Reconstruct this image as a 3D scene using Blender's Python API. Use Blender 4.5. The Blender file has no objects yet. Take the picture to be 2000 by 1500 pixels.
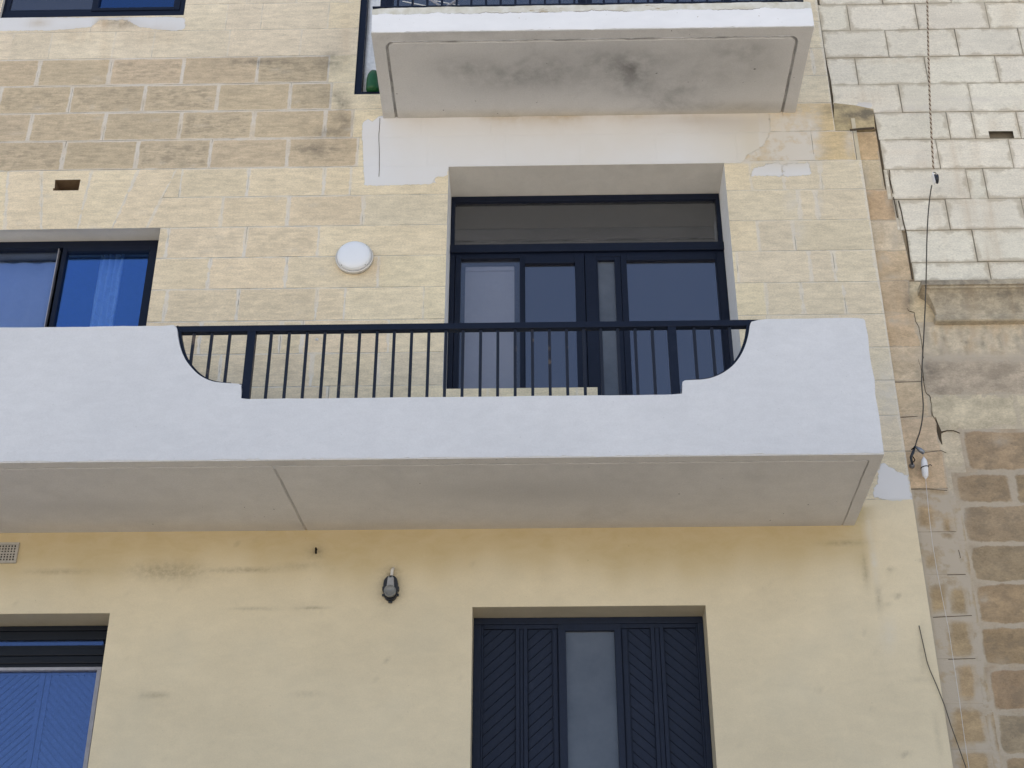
import bpy, bmesh, math, random
import numpy as np
from mathutils import Vector, Matrix
random.seed(7)
rng = np.random.default_rng(11)
SC = bpy.context.scene
COL = SC.collection
R = math.radians

# ------------------------------------------------------------------ camera
CAMZ = 1.6; DIST = 8.623; FPX = 2900.0
PITCH, YAW, ROLL = 0.528252, -0.020461, -0.000302
def cam_axes():
    cp, sp, cy, sy = math.cos(PITCH), math.sin(PITCH), math.cos(YAW), math.sin(YAW)
    f = Vector((sy*cp, cy*cp, sp)); r = Vector((cy, -sy, 0)); u = r.cross(f)
    c, s = math.cos(ROLL), math.sin(ROLL)
    return c*r + s*u, -s*r + c*u, f
RX, UP, FW = cam_axes()
cd = bpy.data.cameras.new('camera'); cam = bpy.data.objects.new('camera', cd); COL.objects.link(cam)
m = Matrix((RX, UP, -FW)).transposed().to_4x4(); m.translation = Vector((0, -DIST, CAMZ)); cam.matrix_world = m
cd.sensor_width = 36; cd.lens = FPX/2000*36; cd.clip_end = 3000; cd.clip_start = .05
SC.camera = cam

# ------------------------------------------------------------------ world, sun, exposure
SUN_EL, SUN_AZ = 64.0, 12.0            # the sun stands behind the building: the facade is in open shade
w = bpy.data.worlds.new('World'); SC.world = w; w.use_nodes = True
nt = w.node_tree; bg = nt.nodes['Background']
sky = nt.nodes.new('ShaderNodeTexSky'); sky.sky_type = 'NISHITA'; sky.sun_disc = False
sky.sun_elevation = R(SUN_EL); sky.sun_rotation = R(SUN_AZ); sky.air_density = 1.0; sky.dust_density = 2.5; sky.ozone_density = 1.0
hs = nt.nodes.new('ShaderNodeHueSaturation'); hs.inputs['Saturation'].default_value = .92
nt.links.new(sky.outputs[0], hs.inputs['Color']); nt.links.new(hs.outputs[0], bg.inputs['Color'])
bg.inputs['Strength'].default_value = .15
sd = bpy.data.lights.new('sun', 'SUN'); sd.energy = 4.2; sd.angle = R(.5); sd.color = (1, .95, .86)
so = bpy.data.objects.new('sun', sd); COL.objects.link(so)
sdir = Vector((math.sin(R(SUN_AZ))*math.cos(R(SUN_EL)), math.cos(R(SUN_AZ))*math.cos(R(SUN_EL)), math.sin(R(SUN_EL))))
so.rotation_euler = sdir.to_track_quat('Z', 'Y').to_euler()
SC.view_settings.view_transform = 'Standard'; SC.view_settings.look = 'None'
SC.view_settings.gamma = 1; SC.view_settings.exposure = 0.78
SC.cycles.max_bounces = 8; SC.cycles.diffuse_bounces = 5; SC.cycles.transparent_max_bounces = 16

# ------------------------------------------------------------------ measuring: where a sight line meets the plane y = Y
def P(px, py, Y=0.0):
    d = RX*((px-1000)/FPX) + UP*(-(py-750)/FPX) + FW
    t = (Y+DIST)/d.y
    return Vector((d.x*t, Y, CAMZ+d.z*t))
def PXm(X, Y, Z):
    v = Vector((X, Y+DIST, Z-CAMZ)); z = v.dot(FW)
    return 1000+FPX*v.dot(RX)/z, 750-FPX*v.dot(UP)/z
def PXnp(X, Y, Z):
    vx, vy, vz = X, Y+DIST, Z-CAMZ
    z = vx*FW.x+vy*FW.y+vz*FW.z
    return 1000+FPX*(vx*RX.x+vy*RX.y+vz*RX.z)/z, 750-FPX*(vx*UP.x+vy*UP.y+vz*UP.z)/z

# ------------------------------------------------------------------ scene bookkeeping
def tag(o, label=None, cat=None, group=None, kind=None):
    if label: o['label'] = label
    if cat: o['category'] = cat
    if group: o['group'] = group
    if kind: o['kind'] = kind
    return o
def empty(name, loc, label, cat, group=None):
    o = bpy.data.objects.new(name, None); COL.objects.link(o); o.location = loc; o.empty_display_size = .2
    return tag(o, label, cat, group)
def root_loc(o):
    v = Vector(o.location)
    while o.parent: o = o.parent; v += Vector(o.location)
    return v
def link(name, me, parent=None):
    o = bpy.data.objects.new(name, me); COL.objects.link(o)
    if parent is not None:
        o.parent = parent; o.location = -root_loc(parent)      # meshes are authored in world space
    return o
class MB:
    def __init__(s): s.bm = bmesh.new()
    def box(s, x0, x1, y0, y1, z0, z1, bev=0):
        vs = [s.bm.verts.new(v) for v in ((x0,y0,z0),(x1,y0,z0),(x1,y1,z0),(x0,y1,z0),(x0,y0,z1),(x1,y0,z1),(x1,y1,z1),(x0,y1,z1))]
        fs = [s.bm.faces.new([vs[i] for i in f]) for f in ((0,3,2,1),(4,5,6,7),(0,1,5,4),(1,2,6,5),(2,3,7,6),(3,0,4,7))]
        if bev:
            es = list({e for f in fs for e in f.edges})
            bmesh.ops.bevel(s.bm, geom=es, offset=bev, segments=2, affect='EDGES', profile=.6)
        return s
    def prism(s, pts, y0, y1, bev=0):
        """closed outline in x,z extruded from y0 to y1"""
        a = [s.bm.verts.new((p[0], y0, p[1])) for p in pts]; b = [s.bm.verts.new((p[0], y1, p[1])) for p in pts]
        n = len(pts); f0 = s.bm.faces.new(a); s.bm.faces.new(b[::-1])
        for i in range(n): s.bm.faces.new((a[i], b[i], b[(i+1)%n], a[(i+1)%n]))
        if bev: bmesh.ops.bevel(s.bm, geom=list(f0.edges), offset=bev, segments=2, affect='EDGES')
        return s
    def tube(s, pts, r, n=8, cap=True, radii=None):
        pts = [Vector(p) for p in pts]; rings = []
        up = Vector((0,0,1))
        t0 = (pts[1]-pts[0]).normalized()
        if abs(t0.dot(up)) > .9: up = Vector((0,1,0))
        nrm = t0.cross(up).normalized()
        for i, p in enumerate(pts):
            t = (pts[min(i+1,len(pts)-1)]-pts[max(i-1,0)]).normalized()
            nrm = (nrm - t*nrm.dot(t)).normalized(); b = t.cross(nrm)
            rr = radii[i] if radii else r
            rings.append([s.bm.verts.new(p+(nrm*math.cos(k*math.tau/n)+b*math.sin(k*math.tau/n))*rr) for k in range(n)])
        for a, b in zip(rings, rings[1:]):
            for k in range(n): 
                f = s.bm.faces.new((a[k], a[(k+1)%n], b[(k+1)%n], b[k])); f.smooth = True
        if cap: s.bm.faces.new(rings[0][::-1]); s.bm.faces.new(rings[-1])
        return s
    def lathe(s, c, prof, axis='y', n=40, sx=1, sz=1):
        """profile of (radius, offset along -y) round the point c"""
        rings = []
        for r, h in prof:
            if axis == 'y': rings.append([s.bm.verts.new((c[0]+r*sx*math.cos(k*math.tau/n), c[1]-h, c[2]+r*sz*math.sin(k*math.tau/n))) for k in range(n)])
            elif axis == 'x': rings.append([s.bm.verts.new((c[0]+h, c[1]+r*math.cos(k*math.tau/n), c[2]+r*math.sin(k*math.tau/n))) for k in range(n)])
            else: rings.append([s.bm.verts.new((c[0]+r*math.cos(k*math.tau/n), c[1]+r*math.sin(k*math.tau/n), c[2]+h)) for k in range(n)])
        for a, b in zip(rings, rings[1:]):
            for k in range(n):
                f = s.bm.faces.new((a[k], a[(k+1)%n], b[(k+1)%n], b[k])); f.smooth = True
        s.bm.faces.new(rings[-1]); s.bm.faces.new(rings[0][::-1])
        return s
    def build(s, name, mat, parent=None, fix=True):
        if fix: bmesh.ops.recalc_face_normals(s.bm, faces=s.bm.faces)
        me = bpy.data.meshes.new(name); s.bm.to_mesh(me); s.bm.free(); me.materials.append(mat)
        return link(name, me, parent)

# ------------------------------------------------------------------ materials
def lin(c):
    c /= 255.; return c/12.92 if c <= .04045 else ((c+.055)/1.055)**2.4
def C(r, g, b, k=1.0): return tuple(min(.9, lin(v)*k) for v in (r, g, b))
class NT:
    def __init__(s, name):
        s.mat = bpy.data.materials.new(name); s.mat.use_nodes = True; s.t = s.mat.node_tree; s.t.nodes.clear()
        s.out = s.t.nodes.new('ShaderNodeOutputMaterial')
    def n(s, typ, **kw):
        nd = s.t.nodes.new('ShaderNode'+typ)
        for k, v in kw.items(): setattr(nd, k, v)
        return nd
    def put(s, sock, v):
        if isinstance(v, bpy.types.NodeSocket): s.t.links.new(v, sock)
        elif isinstance(v, (tuple, list)) and sock.type == 'RGBA' and len(v) == 3: sock.default_value = (*v, 1)
        else: sock.default_value = v
    def math(s, op, a, b=0., c=None, clamp=False):
        nd = s.n('Math', operation=op, use_clamp=clamp); s.put(nd.inputs[0], a); s.put(nd.inputs[1], b)
        if c is not None: s.put(nd.inputs[2], c)
        return nd.outputs[0]
    def sstep(s, x, a, b, lo=0., hi=1.):
        nd = s.n('MapRange', interpolation_type='SMOOTHSTEP'); s.put(nd.inputs[0], x); s.put(nd.inputs[1], a); s.put(nd.inputs[2], b); s.put(nd.inputs[3], lo); s.put(nd.inputs[4], hi)
        return nd.outputs[0]
    def lstep(s, x, a, b, lo=0., hi=1.):
        nd = s.n('MapRange'); s.put(nd.inputs[0], x); s.put(nd.inputs[1], a); s.put(nd.inputs[2], b); s.put(nd.inputs[3], lo); s.put(nd.inputs[4], hi)
        return nd.outputs[0]
    def mix(s, f, a, b, mode='MIX'):
        nd = s.n('Mix', data_type='RGBA', blend_type=mode); s.put(nd.inputs[0], f); s.put(nd.inputs[6], a); s.put(nd.inputs[7], b); return nd.outputs[2]
    def obj(s, scale=(1,1,1), off=(0,0,0)):
        if not hasattr(s, '_g'): s._g = s.n('NewGeometry').outputs['Position']
        mp = s.n('Mapping'); s.t.links.new(s._g, mp.inputs[0]); mp.inputs['Scale'].default_value = scale; mp.inputs['Location'].default_value = off; return mp.outputs[0]
    def noise(s, vec, scale, detail=4., rough=.55, dist=0.):
        nd = s.n('TexNoise'); s.put(nd.inputs['Vector'], vec); nd.inputs['Scale'].default_value = scale; nd.inputs['Detail'].default_value = detail
        nd.inputs['Roughness'].default_value = rough; nd.inputs['Distortion'].default_value = dist; return nd.outputs['Fac']
    def attr(s, name):
        nd = s.n('Attribute', attribute_name=name); sep = s.n('SeparateColor'); s.t.links.new(nd.outputs['Color'], sep.inputs[0])
        return nd.outputs['Color'], sep.outputs[0], sep.outputs[1], sep.outputs[2], nd.outputs['Alpha']
    def bsdf(s, col, rough=.9, spec=.3, bump=None, bs=.3, bd=.004, metal=0.):
        b = s.n('BsdfPrincipled'); s.put(b.inputs['Base Color'], col); s.put(b.inputs['Roughness'], rough); b.inputs['Specular IOR Level'].default_value = spec; b.inputs['Metallic'].default_value = metal
        if bump is not None:
            bn = s.n('Bump'); bn.inputs['Strength'].default_value = bs; bn.inputs['Distance'].default_value = bd; s.put(bn.inputs['Height'], bump); s.t.links.new(bn.outputs[0], b.inputs['Normal'])
        s.t.links.new(b.outputs[0], s.out.inputs[0]); return s.mat

def stone_material(name, pert=.010, noise_amt=.22, bedding=True, mortar=(.71,.665,.59), wear=.8, lowf=3., rnd=4., bz=1., smearc=(.66,.61,.53), grime=0.):
    """masonry: every block carries its own tint and its distance to its four edges"""
    n = NT(name)
    _, L, B, Rr, T = n.attr('edge'); tint, _, _, _, wv = n.attr('tint'); _, dirt, jd, wh, pale = n.attr('par'); _, patch, dark, rust, smear = n.attr('stain')
    p = n.obj()
    bed = n.noise(n.obj((1, 1, 1+2.6*bz)), 7, 7, .72, .15); fine = n.noise(n.obj((1,1,1.6)), 75, 4, .7); mid = n.noise(p, 14, 5, .6); big = n.noise(p, 1.7, 4, .6)
    pe = n.math('MULTIPLY', n.math('SUBTRACT', n.noise(p, 16, 5, .65), .5), pert*4)
    pe = n.math('ADD', pe, n.math('MULTIPLY', n.math('SUBTRACT', n.noise(p, 5, 3, .5), .5), pert*lowf))
    dv = n.math('DIVIDE', n.math('MINIMUM', L, Rr), n.math('MAXIMUM', wv, .0005))
    dh = n.math('DIVIDE', n.math('MINIMUM', B, T), n.math('MAXIMUM', wh, .0005))
    ic = n.math('ADD', n.math('POWER', n.math('DIVIDE', 1., n.math('MAXIMUM', dv, .05)), rnd), n.math('POWER', n.math('DIVIDE', 1., n.math('MAXIMUM', dh, .05)), rnd))
    dc = n.math('POWER', ic, -1./rnd)
    dm = n.math('MINIMUM', n.math('MINIMUM', L, Rr), n.math('MINIMUM', B, T))
    pn = n.math('DIVIDE', pe, n.math('MAXIMUM', n.math('MINIMUM', wv, wh), .002))
    pn = n.math('MULTIPLY', pn, n.sstep(dm, 0, .05, 1, .35))
    mm = n.sstep(n.math('ADD', dc, n.math('MULTIPLY', pn, .55)), .75, 1.35, 1, 0)
    mm = n.math('MULTIPLY', mm, n.math('MULTIPLY', pale, n.lstep(n.noise(p, 5, 4), .34, .56, .5, 1.15)), clamp=True)
    var = n.math('ADD', n.lstep(bed, .25, .75, 1-noise_amt, 1+noise_amt), n.lstep(fine, .3, .7, -.15, .15))
    var = n.math('MULTIPLY', var, n.lstep(big, .3, .7, .93, 1.07))
    col = n.mix(1., tint, n.n('CombineColor').outputs[0], 'MULTIPLY')
    cc = col.node.inputs[7].links[0].from_node
    for i, k in enumerate((1., 1., 1.)): n.put(cc.inputs[i], var)
    # weathered crust, heaviest away from the repointed joints
    crust = n.math('MULTIPLY', n.sstep(n.math('ADD', n.math('MULTIPLY', n.noise(n.obj((1,1,1+4*bz)), 9, 7, .75), .65), n.math('MULTIPLY', mid, .4)), .47, .62), n.sstep(n.math('ADD', dm, n.math('MULTIPLY', pe, 2.)), .004, .06))
    crust = n.math('MULTIPLY', crust, dirt, clamp=True)
    col = n.mix(crust, col, n.mix(.52, tint, (.15,.13,.10)))
    scr = n.sstep(n.noise(n.obj((1,1,7.), (3,0,5)), 11, 5, .7), .60, .68)
    col = n.mix(n.math('MULTIPLY', scr, n.lstep(n.noise(p, 3, 3), .4, .65, .0, .38)), col, (.30,.235,.15))
    pits = n.math('MULTIPLY', n.sstep(n.noise(n.obj((1,1,2.)), 38, 3, .6), .66, .74), n.math('ADD', n.math('MULTIPLY', dirt, .55, clamp=True), .16))
    col = n.mix(pits, col, (.13,.11,.085))
    col = n.mix(n.math('MULTIPLY', mm, .9), col, n.mix(fine, tuple(v*.85 for v in mortar), tuple(min(.85,v*1.15) for v in mortar)))
    if grime: col = n.mix(n.math('MULTIPLY', n.sstep(n.math('ADD', dm, n.math('MULTIPLY', n.math('SUBTRACT', n.noise(p, 9, 4, .6), .5), .12)), .0, .030, 1, 0), grime), col, (.40,.335,.235))
    # stains that have a shape of their own
    streak = n.noise(n.obj((22, 1, 1.2)), 1., 4, .6)
    col = n.mix(n.math('MULTIPLY', rust, n.lstep(streak, .35, .65, .25, 1.), clamp=True), col, n.mix(.5, col, (.46,.31,.17)))
    col = n.mix(n.math('MULTIPLY', n.math('MULTIPLY', dark, 1.), n.lstep(mid, .3, .62, .15, 1.1), clamp=True), col, n.mix(.7, col, (.10,.095,.085)))
    col = n.mix(n.math('MULTIPLY', smear, n.lstep(mid, .35, .6, .3, 1.), clamp=True), col, smearc)
    # open hairline along the bed joint
    jl = n.sstep(n.math('ADD', n.math('MINIMUM', B, n.math('ADD', L, n.lstep(n.noise(p, 6, 3), .45, .6, .006, .0))), n.math('MULTIPLY', n.math('SUBTRACT', mid, .5), .006)), .0022, .0050, 1, 0)
    jl = n.math('MULTIPLY', jl, n.math('MULTIPLY', jd, n.lstep(n.noise(n.obj((1,1,.2)), 5, 3), .38, .6, .15, 1.)), clamp=True)
    col = n.mix(jl, col, (.13,.105,.075))
    # white paint patches
    pm = n.sstep(n.math('ADD', patch, n.math('MULTIPLY', n.math('SUBTRACT', n.math('ADD', n.math('MULTIPLY', n.noise(p, 40, 4, .7), .5), n.math('MULTIPLY', n.noise(p, 7, 4, .6), .5)), .5), 1.1)), .47, .52)
    wp = n.mix(n.lstep(big, .3, .7, 0, 1), (.70,.685,.665), (.72,.72,.725))
    wp = n.mix(n.math('MULTIPLY', n.math('MULTIPLY', rust, 1.), n.lstep(mid, .25, .6, .5, 1.), clamp=True), wp, (.50,.42,.31))
    wp = n.mix(n.math('MULTIPLY', smear, .85, clamp=True), wp, (.66,.615,.53))
    wp = n.mix(n.math('MULTIPLY', dark, .5, clamp=True), wp, (.40,.37,.36))
    col = n.mix(pm, col, wp)
    nj = n.math('SUBTRACT', 1., pm)
    h = n.math('ADD', n.math('MULTIPLY', n.math('ADD', n.math('MULTIPLY', bed, .22), n.math('MULTIPLY', fine, .22)), n.math('MULTIPLY', nj, 1.)), n.math('MULTIPLY', pm, .75))
    h = n.math('SUBTRACT', h, n.math('MULTIPLY', n.math('MULTIPLY', jl, 1.2), nj))
    h = n.math('SUBTRACT', h, n.math('MULTIPLY', mm, .28))
    return n.bsdf(col, .93, .15, h, 1.0*wear, .009)

def plaster_material(name, base, base2, amt=.06, rough=.85, trowel=.35, bd=.0025):
    n = NT(name); p = n.obj()
    big = n.noise(p, 1.3, 5, .6); mid = n.noise(n.obj((1,1,2.2)), 9, 5, .6, .5); fine = n.noise(p, 110, 3, .7)
    sp = n.sstep(n.noise(p, 60, 2, .5), .72, .78)
    col = n.mix(n.lstep(big, .3, .7), base, base2)
    v = n.math('ADD', n.lstep(mid, .3, .7, 1-amt, 1+amt), n.lstep(fine, .3, .7, -.035, .035))
    cc = n.n('CombineColor'); [n.put(cc.inputs[i], v) for i in range(3)]
    col = n.mix(1., col, cc.outputs[0], 'MULTIPLY')
    col = n.mix(n.math('MULTIPLY', sp, .25), col, tuple(x*.5 for x in base))
    h = n.math('ADD', n.math('MULTIPLY', mid, trowel), n.math('MULTIPLY', fine, .25))
    h = n.math('ADD', h, n.math('MULTIPLY', n.noise(n.obj((1,1,1)), 3.5, 3, .5), .9))
    return n.bsdf(col, rough, .25, h, .55, bd*2)

def soffit_material(name, base, bl=.62):
    n = NT(name); p = n.obj()
    blot = n.noise(p, 1.6, 6, .65, .4); mid = n.noise(p, 8, 5, .6); fine = n.noise(p, 95, 3, .7)
    col = n.mix(n.sstep(blot, .5, .72), base, tuple(x*bl for x in base))
    # water marks blown along the slab
    _, patch, dark, rust, smear = n.attr('stain')
    col = n.mix(n.math('MULTIPLY', dark, n.lstep(mid, .3, .6, .2, 1.), clamp=True), col, tuple(x*.33 for x in base))
    col = n.mix(n.math('MULTIPLY', rust, .8), col, (base[0]*.9, base[1]*.78, base[2]*.55))
    v = n.math('ADD', n.lstep(mid, .3, .7, .95, 1.05), n.lstep(fine, .3, .7, -.06, .06))
    cc = n.n('CombineColor'); [n.put(cc.inputs[i], v) for i in range(3)]
    col = n.mix(1., col, cc.outputs[0], 'MULTIPLY')
    col = n.mix(n.sstep(n.noise(p, 30, 2, .4), .765, .79), col, tuple(x*.3 for x in base))
    return n.bsdf(col, .9, .2, n.math('ADD', mid, n.math('MULTIPLY', fine, .3)), .4, .003)

def paint_metal(name, col, rough=.38, spec=.5, rustc=0.):
    n = NT(name); p = n.obj(); f = n.noise(p, 40, 4, .6)
    c = n.mix(n.lstep(f, .3, .7), tuple(x*.82 for x in col), tuple(x*1.18 for x in col))
    c = n.mix(n.math('MULTIPLY', n.sstep(n.noise(p, 7, 5, .7), .60, .72), rustc+.12), c, (.30,.22,.15) if rustc else tuple(min(1,x*2.2+.03) for x in col))
    return n.bsdf(c, n.lstep(f, .3, .7, rough-.06, rough+.12), spec, n.noise(p, 160, 2), .15, .001)

def simple(name, col, rough=.6, spec=.4, metal=0., amt=.12, sc=30):
    n = NT(name); p = n.obj(); f = n.noise(p, sc, 4, .6)
    c = n.mix(n.lstep(f, .3, .7), tuple(x*(1-amt) for x in col), tuple(min(.95,x*(1+amt)) for x in col))
    return n.bsdf(c, rough, spec, f, .2, .002, metal)

def glass(name, refl=.22, tint=(1,1,1), trans=(.6,.62,.65), rough=.015, haze=0., hazecol=(.3,.3,.3), wav=.35):
    n = NT(name); p = n.obj()
    g = n.n('BsdfGlossy'); n.put(g.inputs['Color'], tint); g.inputs['Roughness'].default_value = rough
    bn = n.n('Bump'); bn.inputs['Strength'].default_value = wav; bn.inputs['Distance'].default_value = .004; n.put(bn.inputs['Height'], n.noise(p, 1.1, 2, .4)); n.t.links.new(bn.outputs[0], g.inputs['Normal'])
    t = n.n('BsdfTransparent'); n.put(t.inputs['Color'], trans)
    fr = n.n('Fresnel'); fr.inputs['IOR'].default_value = 1.5
    f = n.math('ADD', n.math('MULTIPLY', fr.outputs[0], 2.), refl-.08, clamp=True)
    mx = n.n('MixShader'); n.put(mx.inputs[0], f); n.t.links.new(t.outputs[0], mx.inputs[1]); n.t.links.new(g.outputs[0], mx.inputs[2])
    last = mx.outputs[0]
    if haze:   # dust and film lying on the pane
        d = n.n('BsdfDiffuse'); n.put(d.inputs['Color'], hazecol); m2 = n.n('MixShader')
        n.put(m2.inputs[0], n.lstep(n.noise(n.obj((1,1,1)), 3., 5, .65), .3, .7, haze*.75, haze*1.2)); n.t.links.new(last, m2.inputs[1]); n.t.links.new(d.outputs[0], m2.inputs[2]); last = m2.outputs[0]
    n.t.links.new(last, n.out.inputs[0]); return n.mat

K = 1.22
M = {}
M['stone'] = stone_material('weathered_limestone')
M['new_stone'] = stone_material('sawn_pale_limestone', pert=.002, noise_amt=.09, mortar=(.60,.56,.48), wear=.5, grime=.55)
M['old_stone'] = stone_material('brown_rubble_stone', pert=.018, noise_amt=.34, mortar=(.50,.425,.325), lowf=7., rnd=2.2, bz=.2, smearc=(.50,.43,.335))
M['white'] = plaster_material('white_masonry_paint', (.63,.636,.65), (.69,.694,.705), .035)
M['soffit'] = soffit_material('grey_soffit_paint', (.66,.64,.615), .93)
M['soffit2'] = soffit_material('stained_soffit_paint', (.60,.59,.57), .70)
M['reveal'] = plaster_material('painted_reveal', (.66,.62,.54), (.70,.665,.59), .05)
M['white_reveal'] = plaster_material('white_reveal', (.76,.76,.745), (.80,.795,.78), .04)
M['yellow_reveal'] = plaster_material('yellow_reveal', (.56,.49,.35), (.60,.53,.39), .05)
M['navy'] = paint_metal('navy_painted_metal', (.006,.010,.024), .42, .22)
M['navy_bar'] = paint_metal('navy_worn_bars', (.010,.013,.024), .42, .3, .25)
M['navy_wood'] = paint_metal('navy_painted_wood', (.014,.021,.042), .55, .22)
M['blue_wood'] = paint_metal('blue_painted_wood', (.085,.14,.29), .55, .3)
M['black_wood'] = paint_metal('dark_frame_paint', (.008,.011,.018), .5, .25)
M['lightframe'] = simple('pale_aluminium', (.36,.36,.40), .5, .3)
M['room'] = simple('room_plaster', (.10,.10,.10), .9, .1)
M['curtain'] = simple('white_curtain_cloth', (.80,.82,.84), .9, .1)
M['blind'] = simple('roller_blind_cloth', (.52,.52,.53), .9, .1, amt=.04)
M['frosted'] = simple('frosted_film', (.34,.37,.40), .6, .4, amt=.10, sc=60)
M['plastic'] = simple('white_opal_plastic', (.78,.80,.83), .28, .5, amt=.02, sc=8)
M['plastic_rim'] = simple('aged_white_rim', (.66,.64,.60), .4, .5, amt=.06)
M['dark'] = simple('dark_crevice', (.018,.015,.012), .95, .05)
M['black_plastic'] = simple('black_plastic', (.016,.017,.022), .35, .5)
M['grey_plastic'] = simple('weathered_grey_plastic', (.34,.34,.35), .55, .4)
M['lens'] = simple('dusty_lens', (.20,.205,.20), .25, .6)
M['steel'] = simple('galvanised_steel', (.30,.32,.36), .4, .5, .8)
M['dark_steel'] = simple('blackened_steel', (.045,.05,.06), .4, .5, .6)
M['cable'] = simple('weathered_cable_sheath', (.085,.075,.06), .7, .3)
M['rope_a'] = simple('sandy_rope', (.56,.48,.37), .9, .1, amt=.2, sc=120)
M['rope_b'] = simple('brown_rope_strand', (.15,.10,.07), .9, .1, amt=.2, sc=120)
M['string'] = simple('white_nylon_string', (.62,.60,.57), .6, .3)
M['bottle'] = simple('white_plastic_tube', (.80,.80,.80), .35, .5, amt=.04)
M['green'] = simple('green_plastic', (.01,.085,.02), .4, .5)
M['vent'] = simple('dusty_vent_plastic', (.42,.395,.35), .6, .3)
M['core'] = simple('stone_core', (.34,.27,.18), .95, .1)
M['ground'] = plaster_material('sunlit_pale_paving', (.50,.46,.41), (.56,.52,.46), .08)
M['asphalt'] = simple('asphalt', (.06,.058,.055), .9, .2)
M['g_trans'] = glass('fanlight_glass', .20, (.80,.84,.93), (.35,.36,.38), .03, haze=.10, hazecol=(.22,.22,.22))
M['g_grey'] = glass('grey_tinted_glass', .14, (.85,.86,.95), (.45,.47,.52), .03, haze=.05, hazecol=(.25,.26,.30))
M['g_blue'] = glass('blue_coated_glass', .22, (.26,.48,.95), (.80,.90,.98), .02)
M['g_clear'] = glass('clear_glass', .06, (.85,.86,.92), (.86,.87,.9), .03, haze=.04, hazecol=(.3,.3,.33))
M['g_lilac'] = glass('pale_lilac_glass', .12, (.62,.74,.96), (.80,.85,.95), .03)
M['g_film'] = glass('glass_with_frosted_film', .06, (.7,.75,.85), (.2,.22,.25), .08, haze=.28, hazecol=(.32,.36,.42))
M['g_shut'] = glass('bluish_storm_glass', .13, (.36,.48,.80), (.88,.92,.98), .03)

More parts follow.
